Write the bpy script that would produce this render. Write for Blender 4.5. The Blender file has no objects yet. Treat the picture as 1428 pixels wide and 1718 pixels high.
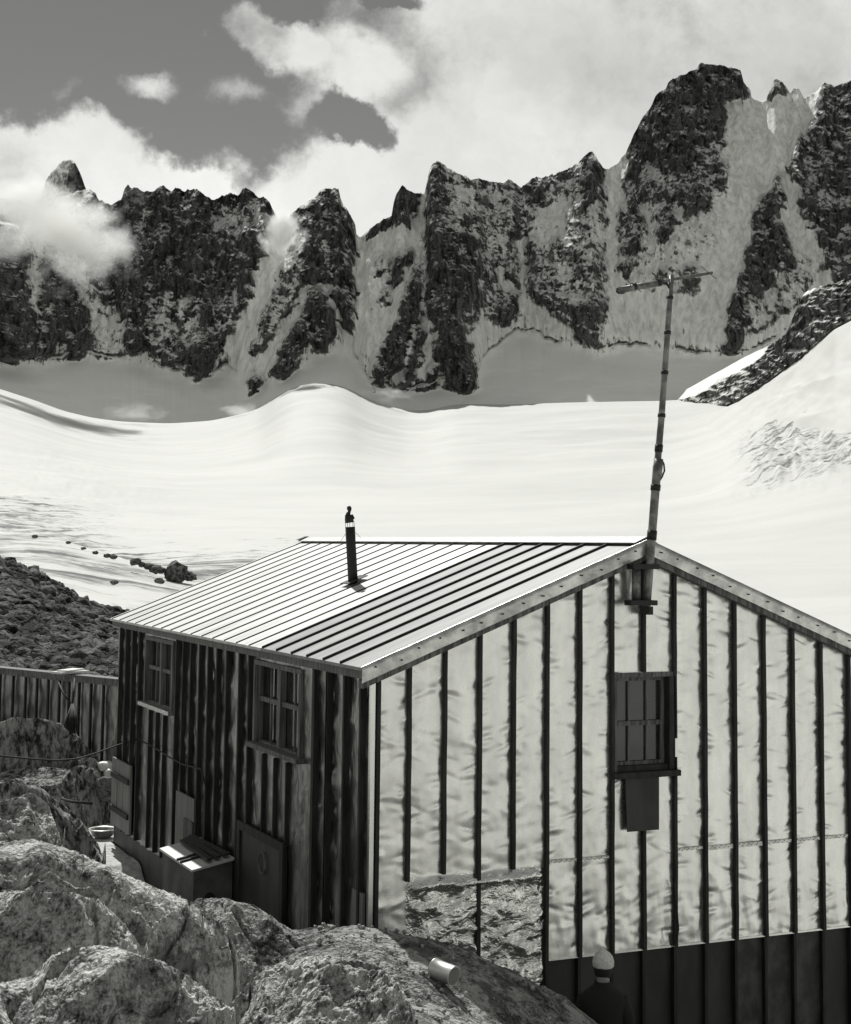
import bpy, bmesh, math, random
import numpy as np
from mathutils import Vector, Matrix
random.seed(7); RNG = np.random.default_rng(7)
SC = bpy.context.scene; COL = SC.collection

# ------------------------------------------------------------------ camera
FPX, PCY, YAW, PIT, ROL = 2663.347, 661.56, 0.42923, 0.09511, 0.01029
CAM = np.array([-8.512, -13.543, 1.072])
FW = np.array([math.sin(YAW)*math.cos(PIT), math.cos(YAW)*math.cos(PIT), math.sin(PIT)])
_r = np.array([math.cos(YAW), -math.sin(YAW), 0.0]); _u = np.cross(_r, FW)
RT = math.cos(ROL)*_r + math.sin(ROL)*_u; UP = -math.sin(ROL)*_r + math.cos(ROL)*_u
cd = bpy.data.cameras.new('camera'); cam = bpy.data.objects.new('camera', cd); COL.objects.link(cam)
cam.matrix_world = Matrix(((RT[0], UP[0], -FW[0], CAM[0]), (RT[1], UP[1], -FW[1], CAM[1]), (RT[2], UP[2], -FW[2], CAM[2]), (0, 0, 0, 1)))
cd.sensor_fit = 'HORIZONTAL'; cd.sensor_width = 36; cd.lens = FPX/1428*36
cd.shift_x = -11/1428; cd.shift_y = (PCY-859)/1428; cd.clip_end = 30000; cd.clip_start = 0.1
SC.camera = cam

def ray(u, v):
    u = np.asarray(u, float)[..., None]; v = np.asarray(v, float)[..., None]
    return FW + RT*(u-725)/FPX - UP*(v-PCY)/FPX
def at(u, v, D):                       # world point seen along photo ray (u, v) at horizontal distance D
    d = ray(u, v); h = np.hypot(d[..., 0], d[..., 1])[..., None]
    return CAM + d/h*np.asarray(D, float)[..., None]
def hx(u, v, X): d = ray(u, v); return CAM + d*((X-CAM[0])/d[0])
def hy(u, v, Y=0.0): d = ray(u, v); return CAM + d*((Y-CAM[1])/d[1])

# ------------------------------------------------------------------ light and air
SUN_EL, SUN_AZ = math.radians(50.2), math.radians(9.0)      # azimuth from +y towards +x
sd = np.array([math.sin(SUN_AZ)*math.cos(SUN_EL), math.cos(SUN_AZ)*math.cos(SUN_EL), math.sin(SUN_EL)])
sl = bpy.data.lights.new('sun', 'SUN'); sl.energy = 4.1; sl.angle = math.radians(0.5); sl.color = (1, 0.995, 0.97)
so = bpy.data.objects.new('sun', sl); COL.objects.link(so)
so.rotation_euler = Vector(-sd).to_track_quat('-Z', 'Y').to_euler()
SC.view_settings.view_transform = 'Standard'; SC.view_settings.look = 'None'
SC.view_settings.exposure = 0.10; SC.view_settings.gamma = 1

class NT:
    """tiny node-tree helper"""
    def __init__(s, tree): s.t = tree; s.N = tree.nodes; s.L = tree.links
    def n(s, typ, ins=None, **kw):
        nd = s.N.new(typ)
        for k, v in kw.items(): setattr(nd, k, v)
        for k, v in (ins or {}).items():
            if isinstance(v, bpy.types.NodeSocket): s.L.new(v, nd.inputs[k])
            elif v is not None: nd.inputs[k].default_value = v
        return nd
    def m(s, op, a, b=0.0, c=None, clamp=False):
        nd = s.N.new('ShaderNodeMath'); nd.operation = op; nd.use_clamp = clamp
        for i, x in enumerate((a, b, c)):
            if x is None: continue
            if isinstance(x, bpy.types.NodeSocket): s.L.new(x, nd.inputs[i])
            else: nd.inputs[i].default_value = x
        return nd.outputs[0]
    def v(s, op, a, b=(0, 0, 0), out=0):
        nd = s.N.new('ShaderNodeVectorMath'); nd.operation = op
        for i, x in enumerate((a, b)):
            if isinstance(x, bpy.types.NodeSocket): s.L.new(x, nd.inputs[i])
            elif op == 'SCALE' and i == 1: nd.inputs['Scale'].default_value = x
            else: nd.inputs[i].default_value = x
        return nd.outputs['Value' if op in ('DOT_PRODUCT', 'LENGTH') else 'Vector']
    def noise(s, vec, scale, det=4, rough=0.55, dist=0.0, out='Fac'):
        return s.n('ShaderNodeTexNoise', {'Vector': vec, 'Scale': scale, 'Detail': det, 'Roughness': rough, 'Distortion': dist}).outputs[out]
    def step(s, x, a, b, lo=0.0, hi=1.0):
        return s.n('ShaderNodeMapRange', {'Value': x, 'From Min': a, 'From Max': b, 'To Min': lo, 'To Max': hi}, interpolation_type='SMOOTHSTEP').outputs[0]
    def mix(s, f, a, b):
        nd = s.N.new('ShaderNodeMix'); nd.data_type = 'FLOAT'
        for i, x in zip((0, 2, 3), (f, a, b)):
            if isinstance(x, bpy.types.NodeSocket): s.L.new(x, nd.inputs[i])
            else: nd.inputs[i].default_value = x
        return nd.outputs[0]
    def grey(s, x):                      # value -> very slightly green-tinged print grey
        return s.n('ShaderNodeVectorMath', {0: s.n('ShaderNodeCombineXYZ', {0: x, 1: x, 2: x}).outputs[0], 1: (1.0, 1.005, 0.965)}, operation='MULTIPLY').outputs[0]

w = bpy.data.worlds.new('World'); SC.world = w; w.use_nodes = True
t = NT(w.node_tree); t.N.clear()
sky = t.n('ShaderNodeTexSky', sky_type='NISHITA', sun_disc=False, sun_elevation=SUN_EL, sun_rotation=SUN_AZ, altitude=2600.0)
bw = t.n('ShaderNodeRGBToBW', {0: sky.outputs[0]}).outputs[0]
SKY_GAIN = 0.53
gen = t.n('ShaderNodeTexCoord').outputs['Generated']
warp = t.v('SCALE', t.v('SUBTRACT', t.noise(gen, 9, 7, 0.62, out='Color'), (0.5, 0.5, 0.5)), 0.085)
dirv = t.v('NORMALIZE', t.v('ADD', gen, warp))
def blob(u, v, a, b, rot, wt, soft=0.5):
    c = ray(u, v); c = c/np.linalg.norm(c); cr, sr = math.cos(math.radians(rot)), math.sin(math.radians(rot))
    e1 = RT*cr - UP*sr; e2 = RT*sr + UP*cr
    e1 = e1 - c*(e1@c); e2 = e2 - c*(e2@c); e1 /= np.linalg.norm(e1)*a/FPX; e2 /= np.linalg.norm(e2)*b/FPX
    p = t.m('POWER', t.v('DOT_PRODUCT', dirv, tuple(e1)), 2.0); q = t.m('POWER', t.v('DOT_PRODUCT', dirv, tuple(e2)), 2.0)
    return t.step(t.m('SQRT', t.m('ADD', p, q)), 1.0, soft, 0.0, wt)
acc = 0.33
for B in ((230, 70, 520, 330, 0, -.50, .8), (980, 130, 520, 470, 0, .5, .75), (440, 72, 110, 72, 30, .62), (565, 120, 125, 95, 10, .5), (20, 445, 660, 268, 9, .85, .85), (430, 345, 300, 105, 3, .65, .5),
          (535, 315, 130, 75, 28, .4), (262, 168, 100, 46, -8, .92, .0), (425, 185, 120, 60, 10, .52, .0), (520, 215, 60, 40, 0, .4, 0), (330, 68, 30, 34, 0, .42, .0), (120, 165, 60, 20, 0, .2, 0), (700, 330, 160, 120, 0, .3), (300, 330, 300, 70, 4, .4, .4),
          (472, 8, 66, 46, 0, -.8, .4), (430, 215, 140, 36, 4, -.16, .3), (596, 240, 80, 44, 38, -.95, .4), (638, 275, 28, 50, 0, -.6, .3), (660, -10, 75, 22, 0, -.7, .3)):
    acc = t.m('ADD', acc, blob(*B))
nz = t.noise(gen, 11, 12, 0.66)
field = t.m('ADD', acc, t.m('MULTIPLY', t.m('SUBTRACT', nz, 0.5), 1.7))
field = t.m('ADD', field, t.m('MULTIPLY', t.m('SUBTRACT', t.noise(gen, 2.2, 3), 0.5), 0.25))
mask = t.step(field, 0.08, 0.92)
shade = t.m('ADD', t.m('MULTIPLY', t.noise(t.v('ADD', gen, warp), 9, 9, 0.62), 0.60), 0.55)
shade = t.m('SUBTRACT', shade, blob(1130, 120, 520, 260, 8, .20, .1)); shade = t.m('SUBTRACT', shade, blob(900, 90, 230, 60, 12, .07, .1))
shade = t.m('ADD', shade, blob(250, 330, 420, 120, 8, .05, .1))
CLOUD = 9.0
cl = t.m('MULTIPLY', shade, CLOUD)
skyv = t.m('MULTIPLY', bw, SKY_GAIN)
val = t.mix(mask, skyv, cl)
bg = t.n('ShaderNodeBackground', {'Color': t.grey(val), 'Strength': 0.1})
t.n('ShaderNodeOutputWorld', {'Surface': bg.outputs[0]})

# ------------------------------------------------------------------ numeric noise
_P = RNG.permutation(4096); _G = RNG.normal(size=(4096, 3)); _G /= np.linalg.norm(_G, axis=1)[:, None]
def pn(x, y, z=None):
    x = np.asarray(x, float); y = np.asarray(y, float)*np.ones_like(x); z = np.zeros_like(x)+0.37 if z is None else np.asarray(z, float)*np.ones_like(x)
    xi, yi, zi = np.floor(x).astype(int), np.floor(y).astype(int), np.floor(z).astype(int)
    xf, yf, zf = x-xi, y-yi, z-zi; fu = [q*q*q*(q*(q*6-15)+10) for q in (xf, yf, zf)]
    o = 0
    for a in (0, 1):
        for b in (0, 1):
            for c in (0, 1):
                g = _G[_P[(_P[(_P[(xi+a) & 4095]+yi+b) & 4095]+zi+c) & 4095]]
                wgt = (fu[0] if a else 1-fu[0])*(fu[1] if b else 1-fu[1])*(fu[2] if c else 1-fu[2])
                o = o + wgt*(g[..., 0]*(xf-a)+g[..., 1]*(yf-b)+g[..., 2]*(zf-c))
    return o*1.6
def fbm(x, y, z=None, o=5, g=0.5, ridged=False):
    s, a, tot = 0, 1.0, 0
    z = 0.37 if z is None else z
    for i in range(o):
        n = pn(x*2**i+i*7.3, y*2**i+i*3.1, z*2**i+i*5.7)
        if ridged: n = 1-2*np.abs(n)
        s = s + a*n; tot += a; a *= g
    return s/tot
def sm(x, a, b): q = np.clip((x-a)/(b-a), 0, 1); return q*q*(3-2*q)
def poly(pts, u):
    p = np.array(pts, float); return np.interp(u, p[:, 0], p[:, 1])
def spoly(pts, u, w=22):
    return sum(poly(pts, u+o)*k for o, k in zip(np.linspace(-w, w, 9), np.hanning(11)[1:-1]/np.hanning(11).sum()))
def inside(pts, U, V):
    r = np.zeros(U.shape, bool); n = len(pts)
    for i in range(n):
        (x1, y1), (x2, y2) = pts[i], pts[(i+1) % n]
        if y1 == y2: continue
        c = ((V > min(y1, y2)) & (V <= max(y1, y2))); r ^= c & (U < (V-y1)*(x2-x1)/(y2-y1)+x1)
    return r

# ------------------------------------------------------------------ object helpers
def link(name, me, mats=None, parent=None, **p):
    o = bpy.data.objects.new(name, me); COL.objects.link(o); o.parent = parent
    for m in (mats or []): me.materials.append(m)
    for k, v in p.items(): o[k] = v
    return o
def gridmesh(name, P, mat, attrs=None, smooth=True, parent=None, closed_u=False, **p):
    """P: (rows, cols, 3) array -> one sheet"""
    R, Cn = P.shape[:2]; me = bpy.data.meshes.new(name)
    me.vertices.add(R*Cn); me.vertices.foreach_set('co', P.reshape(-1).astype(np.float32))
    i = np.arange(R-1)[:, None]*Cn; cols = Cn if closed_u else Cn-1; j = np.arange(cols)[None, :]; k = (j+1) % Cn
    q = np.stack([i+j, i+k, i+Cn+k, i+Cn+j], -1).reshape(-1, 4)
    me.loops.add(q.size); me.loops.foreach_set('vertex_index', q.reshape(-1).astype(np.int32))
    me.polygons.add(len(q)); me.polygons.foreach_set('loop_start', np.arange(0, q.size, 4, dtype=np.int32))
    me.polygons.foreach_set('use_smooth', np.full(len(q), smooth)); me.update(calc_edges=True); me.validate()
    for an, A in (attrs or {}).items():
        at_ = me.attributes.new(an, 'FLOAT', 'POINT'); at_.data.foreach_set('value', A.reshape(-1).astype(np.float32))
    return link(name, me, [mat], parent, **p)
class MB:
    """collects shapes and links them as one mesh"""
    def __init__(s): s.bm = bmesh.new()
    def box(s, a, b, M=None, mi=0, bev=0.0):
        a, b = np.minimum(a, b), np.maximum(a, b)
        r = bmesh.ops.create_cube(s.bm, size=1); vs = r['verts']
        for v in vs: v.co = Vector([a[i]+(v.co[i]+0.5)*(b[i]-a[i]) for i in range(3)])
        fs = list({f for v in vs for f in v.link_faces})
        for f in fs: f.material_index = mi
        if bev:
            rr = bmesh.ops.bevel(s.bm, geom=list({e for v in vs for e in v.link_edges}), offset=bev, segments=2, affect='EDGES', profile=0.6)
            vs = list({v for f in rr['faces'] for v in f.verts} | {v for v in vs if v.is_valid})
        if M is not None: bmesh.ops.transform(s.bm, matrix=M, verts=vs)
        return s
    def prism(s, pts, off, mi=0):         # polygon extruded by vector off
        off = Vector(off); a = [s.bm.verts.new(Vector(p)) for p in pts]; b = [s.bm.verts.new(Vector(p)+off) for p in pts]
        fs = [s.bm.faces.new(a[::-1]), s.bm.faces.new(b)]
        n = len(a); fs += [s.bm.faces.new([a[i], a[(i+1) % n], b[(i+1) % n], b[i]]) for i in range(n)]
        for f in fs: f.material_index = mi
        return s
    def tube(s, pts, r, n=10, mi=0, cap=True):
        pts = [Vector(p) for p in pts]; rs = r if isinstance(r, (list, tuple)) else [r]*len(pts); rings = []
        ref = Vector((0.3, 0.2, 0.93)).normalized()
        for i, p in enumerate(pts):
            d = (pts[min(i+1, len(pts)-1)]-pts[max(i-1, 0)]).normalized()
            a = d.cross(ref); a = a.normalized() if a.length > 0.05 else d.cross(Vector((1, 0, 0))).normalized(); b = d.cross(a)
            rings.append([s.bm.verts.new(p+(a*math.cos(q)+b*math.sin(q))*rs[i]) for q in [2*math.pi*k/n for k in range(n)]])
        for A, B in zip(rings, rings[1:]):
            for k in range(n):
                f = s.bm.faces.new([A[k], A[(k+1) % n], B[(k+1) % n], B[k]]); f.smooth = True; f.material_index = mi
        if cap: s.bm.faces.new(rings[0][::-1]); s.bm.faces.new(rings[-1])
        return s
    def build(s, name, mats, parent=None, **p):
        bmesh.ops.recalc_face_normals(s.bm, faces=s.bm.faces); me = bpy.data.meshes.new(name); s.bm.to_mesh(me); s.bm.free()
        return link(name, me, mats if isinstance(mats, list) else [mats], parent, **p)
def thing(name, loc, label, category, group=None):
    o = bpy.data.objects.new(name, None); COL.objects.link(o); o.location = Vector(loc); o['label'] = label; o['category'] = category
    if group: o['group'] = group
    o.empty_display_size = 0.2
    return o
def settle(root):                        # parts were built in world coordinates: keep them there under the empty
    for c in root.children: c.matrix_parent_inverse = Matrix.Translation(-root.location)

# ------------------------------------------------------------------ materials
def mat(name, col, rough=0.6, metal=0.0, bump=None, spec=0.5):
    """col: float or function(t, coord)->socket ; bump: function -> (height socket, distance)"""
    m = bpy.data.materials.new(name); m.use_nodes = True; t = NT(m.node_tree); t.N.clear()
    co = t.n('ShaderNodeTexCoord').outputs['Object']
    c = col(t, co) if callable(col) else t.n('ShaderNodeValue').outputs[0]
    if not callable(col): c.default_value = col
    rg = rough(t, co) if callable(rough) else rough
    P = t.n('ShaderNodeBsdfPrincipled', {'Base Color': t.grey(c), 'Roughness': rg, 'Metallic': metal, 'Specular IOR Level': spec})
    if bump:
        h, d = bump(t, co); t.L.new(t.n('ShaderNodeBump', {'Height': h, 'Distance': d, 'Strength': 1.0}).outputs[0], P.inputs['Normal'])
    t.n('ShaderNodeOutputMaterial', {'Surface': P.outputs[0]})
    return m
def scl(t, co, v): return t.v('MULTIPLY', co, v)
def lerpn(a, b, sc, st=(1, 1, 1), lo=0.35, hi=0.65, det=6, rough=0.6):
    return lambda t, co: t.mix(t.step(t.noise(scl(t, co, st), sc, det, rough), lo, hi), a, b)

def rockface_col(t, co):                 # cliff rock dusted with snow; 'rock' attribute says how bare the rock is
    at_ = t.n('ShaderNodeAttribute', attribute_name='rock').outputs['Fac']
    wl = t.n('ShaderNodeAttribute', attribute_name='steep').outputs['Fac']
    n1 = t.noise(scl(t, co, (1, 1, 0.7)), 0.15, 9, 0.74); n2 = t.noise(scl(t, co, (1, 1, 0.2)), 0.12, 8, 0.72)
    dg = t.n('ShaderNodeMapping', {'Vector': co, 'Rotation': (0, math.radians(38), -YAW)}, vector_type='TEXTURE').outputs[0]
    n3 = t.noise(scl(t, dg, (.25, .6, 1.3)), 0.085, 9, 0.72)
    nn = t.m('ADD', t.m('ADD', t.m('MULTIPLY', n1, 0.20), t.m('MULTIPLY', n2, 0.48)), t.m('MULTIPLY', n3, .32))
    k = t.m('ADD', t.m('MULTIPLY', t.m('SUBTRACT', nn, 0.5), -7.0), at_)
    geo = t.n('ShaderNodeNewGeometry').outputs['Normal']; nzv = t.n('ShaderNodeSeparateXYZ', {0: geo}).outputs[2]
    k = t.m('SUBTRACT', k, t.m('MULTIPLY', t.m('SUBTRACT', nzv, 0.40), 1.1))
    f = t.step(k, 0.16, 0.84)
    rock = t.mix(t.step(t.noise(scl(t, co, (1, 1, .25)), 0.09, 8, 0.75), .35, .68), 0.012, 0.19)
    snow = t.mix(t.m('MULTIPLY', wl, t.step(t.noise(scl(t, co, (1, 1, 0.05)), 0.10, 6, 0.65), .36, .70)), 0.88, 0.58)  # vertical streaks paint the shading of the snow flutes into the colour
    return t.mix(f, snow, rock)
def rockface_bump(t, co):
    a = t.n('ShaderNodeAttribute', attribute_name='rock').outputs['Fac']
    n = t.noise(scl(t, co, (1, 1, 0.6)), 0.085, 8, 0.55)
    return t.m('MULTIPLY', n, t.m('ADD', t.m('MULTIPLY', a, 1.0), 0.0, clamp=True)), 18.0
M_wall = mat('cliff', rockface_col, 0.85, 0, rockface_bump, 0.15)
def snow_col(t, co):
    d = t.n('ShaderNodeAttribute', attribute_name='dirt').outputs['Fac']
    n = t.noise(scl(t, co, (1, 1, 1)), 0.09, 8, 0.7); s = t.noise(scl(t, co, (0.008, 0.09, 0.0)), 1.0, 8, 0.68, 0.8)
    k = t.step(t.m('ADD', t.m('MULTIPLY', t.m('SUBTRACT', t.m('ADD', t.m('MULTIPLY', n, .45), t.m('MULTIPLY', s, .55)), 0.5), 3.4), t.m('SUBTRACT', d, 0.62)), 0.0, 0.45)
    base = t.mix(t.step(t.noise(scl(t, co, (0.4, 1, 0)), 0.012, 8, 0.6), .3, .7), 0.575, 0.635)
    return t.mix(k, base, 0.09)
M_snow = mat('glacier_snow', snow_col, 0.75, 0, lambda t, co: (t.noise(scl(t, co, (0.2, 0.30, 0.2)), 1.0, 5, 0.6), 0.30), 0.2)
def gran(t, co, dk=0.035, lt=0.62):
    a = t.noise(co, 1.1, 6, 0.65); b = t.noise(co, 7, 9, 0.8); c = t.noise(co, 33, 5, 0.75)
    k = t.m('ADD', t.m('ADD', t.m('MULTIPLY', a, .30), t.m('MULTIPLY', b, .42)), t.m('MULTIPLY', c, .28))
    li = t.step(t.noise(co, 1.9, 7, 0.72), .49, .58)      # patches of black lichen
    return t.m('MULTIPLY', t.mix(t.step(k, 0.405, 0.555), dk, lt), t.m('SUBTRACT', 1.0, t.m('MULTIPLY', li, .62)))
def gran_b(t, co):
    return t.m('ADD', t.m('ADD', t.noise(co, 6, 3, 0.6), t.m('MULTIPLY', t.noise(co, 24, 3, 0.6), 0.60)), t.m('MULTIPLY', t.noise(co, 75, 1, 0.6), 0.10)), 0.07
M_gran = mat('lichen_granite', gran, 0.95, 0, gran_b, 0.1)
M_slab = mat('weathered_slab', lambda t, co: gran(t, t.v('MULTIPLY', co, (1.5, 1.5, 2)), .035, .42), 0.95, 0, gran_b, 0.1)
M_streak = mat('streaked_slab', lambda t, co: t.mix(t.step(t.noise(scl(t, co, (3, 3, .8)), 3.0, 9, 0.75), .4, .6), 0.035, 0.40), 0.9, 0, lambda t, co: (t.noise(scl(t, co, (4, 4, 1.2)), 3, 4, 0.62), 0.10), 0.1)
M_rubble = mat('dark_rubble', lerpn(0.02, 0.22, 2.0), 0.9, 0, lambda t, co: (t.noise(co, 3, 4, 0.6), 0.2), 0.2)
M_rubfar = mat('moraine_stone', lerpn(0.012, 0.13, 1.3, lo=.42, hi=.62), 0.9, 0, lambda t, co: (t.noise(co, 1.6, 4, 0.6), 0.5), 0.2)
def al(t, co):                           # weathered aluminium sheet
    return t.mix(t.step(t.noise(scl(t, co, (1, 1, 0.35)), 4, 7, 0.65), 0.3, 0.7), 0.70, 0.84)
M_alu = mat('aluminium_sheet', al, lambda t, co: t.mix(t.noise(co, 6, 4), 0.22, 0.34), 0.92, lambda t, co: (t.noise(co, 60, 2, 0.5), 0.0002))
M_foil = mat('crinkled_foil', lerpn(0.74, 0.9, 3), 0.2, 0.97, lambda t, co: (t.noise(scl(t, co, (1, 1, 1.6)), 9, 3, 0.55, 1.2), 0.02))
M_seam = mat('riveted_seam', lerpn(0.45, 0.7, 20), 0.4, 0.9)
def tarn_shade(t, co):
    return t.mix(t.step(t.noise(scl(t, co, (1, 4, 0.7)), 1.0, 6, 0.6), 0.35, 0.7), 0.14, 0.32)
M_tarn_shade = mat('tarnished_shade_sheet', tarn_shade, 0.34, 0.9, lambda t, co: (t.noise(scl(t, co, (1, 1.6, .7)), 5, 3, 0.5, .6), 0.02))  # tarnish, with the wall's shade and dark reflections put into the colour
M_bat = mat('dark_batten', lerpn(0.012, 0.035, 5, (4, 4, .6)), 0.75)
M_wood = mat('weathered_wood', lerpn(0.06, 0.20, 3, (12, 12, .6)), 0.75, 0, lambda t, co: (t.noise(scl(t, co, (30, 30, 2)), 2, 5), 0.004))
M_palewood = mat('pale_shutter_wood', lerpn(0.13, 0.22, 3, (10, 10, .5)), 0.8)
M_base = mat('dark_panel', lerpn(0.02, 0.05, 1.7, (1.5, 1.5, .6)), 0.6)
M_base2 = mat('stained_panel', lerpn(0.03, 0.085, 6, (1, 1, .7)), 0.65)
M_black = mat('soot_black', 0.012, 0.6)
M_glass = mat('dark_window_glass', lerpn(0.004, 0.04, 2.6), 0.12, 0.0, spec=0.8)
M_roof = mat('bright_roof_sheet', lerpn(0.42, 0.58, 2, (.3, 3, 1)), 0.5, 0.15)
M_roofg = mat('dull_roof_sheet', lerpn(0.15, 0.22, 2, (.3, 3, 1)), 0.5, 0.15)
M_flash = mat('nailed_flashing', lerpn(0.42, 0.74, 5, (1, 1, 1)), 0.36, 0.85, lambda t, co: (t.noise(co, 9, 5), 0.012))
M_pole = mat('galvanised_pole', lerpn(0.12, 0.30, 8), 0.5, 0.6)
M_lid = mat('bright_lid', 0.6, 0.5, 0.1)
M_locker = mat('painted_locker', lerpn(0.05, 0.12, 2.5), 0.7)
M_white = mat('white_wool', lerpn(0.62, 0.85, 40), 0.95, 0, lambda t, co: (t.noise(co, 120, 2), 0.006))
M_jumper = mat('dark_jumper', 0.02, 0.95, 0, lambda t, co: (t.noise(co, 90, 2), 0.006))
M_skin = mat('skin', 0.28, 0.6); M_hair = mat('hair', 0.02, 0.7); M_trous = mat('dark_trousers', 0.04, 0.9)
M_tin = mat('bare_tin', 0.7, 0.35, 0.8)

# ------------------------------------------------------------------ far cliffs
SKYL = [(-420, 330), (-300, 300), (-200, 325), (-80, 300), (0, 330), (60, 345), (100, 330), (150, 318), (160, 325), (166, 335), (185, 345), (204, 335), (209, 318), (215, 309), (221, 317), (228, 315), (240, 322), (260, 320), (268, 313), (275, 311), (281, 317), (288, 320), (294, 315), (300, 316), (310, 321), (320, 318), (330, 316), (345, 328), (355, 335), (370, 331), (388, 324), (400, 328), (406, 318), (412, 315), (422, 320), (433, 331), (442, 330), (452, 338), (457, 350), (470, 372), (480, 372), (488, 362), (500, 348), (515, 338), (530, 330), (537, 320), (548, 316), (568, 317), (572, 335), (585, 355), (596, 375), (598, 392), (605, 398), (612, 390), (630, 378), (645, 367), (657, 362), (661, 340), (665, 325), (675, 312), (685, 320), (695, 324), (712, 325), (716, 306), (721, 284), (727, 274), (734, 271), (742, 275), (756, 285), (770, 292), (781, 294), (791, 302), (803, 299), (819, 304), (845, 308), (850, 300), (856, 300), (863, 306), (875, 316), (882, 310), (893, 299), (910, 297), (931, 293), (949, 285), (966, 275), (980, 264), (986, 256), (993, 252), (1001, 264), (1012, 282), (1022, 284), (1036, 275), (1050, 256), (1064, 224), (1077, 199), (1094, 176), (1102, 157), (1117, 149), (1123, 136), (1137, 128), (1150, 125), (1167, 116), (1175, 105), (1190, 107), (1213, 111), (1229, 113), (1242, 116), (1248, 138), (1260, 153), (1261, 163), (1267, 166), (1278, 170), (1285, 168), (1292, 150), (1300, 134), (1313, 136), (1321, 148), (1326, 157), (1333, 148), (1340, 149), (1350, 165), (1362, 158), (1372, 152), (1383, 138), (1400, 145), (1440, 130), (1500, 170), (1560, 110), (1640, 150), (1800, 90), (1900, 140)]
VC = [(-420, 600), (-200, 620), (-60, 655), (48, 685), (100, 702), (150, 712), (200, 717), (280, 718), (350, 712), (400, 700), (432, 690), (455, 672), (480, 656), (505, 648), (530, 645), (560, 647), (585, 655), (605, 667), (640, 680), (680, 690), (720, 688), (760, 678), (800, 677), (850, 678), (950, 674), (1050, 672), (1120, 671), (1300, 655), (1500, 620), (1900, 560)]
VB = [(-420, 560), (48, 612), (150, 598), (210, 602), (290, 626), (335, 636), (380, 612), (410, 640), (440, 650), (475, 634), (520, 600), (580, 580), (620, 640), (680, 655), (740, 640), (790, 640), (815, 590), (870, 548), (930, 575), (1000, 587), (1060, 580), (1130, 590), (1215, 600), (1260, 590), (1400, 520), (1900, 450)]
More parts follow.
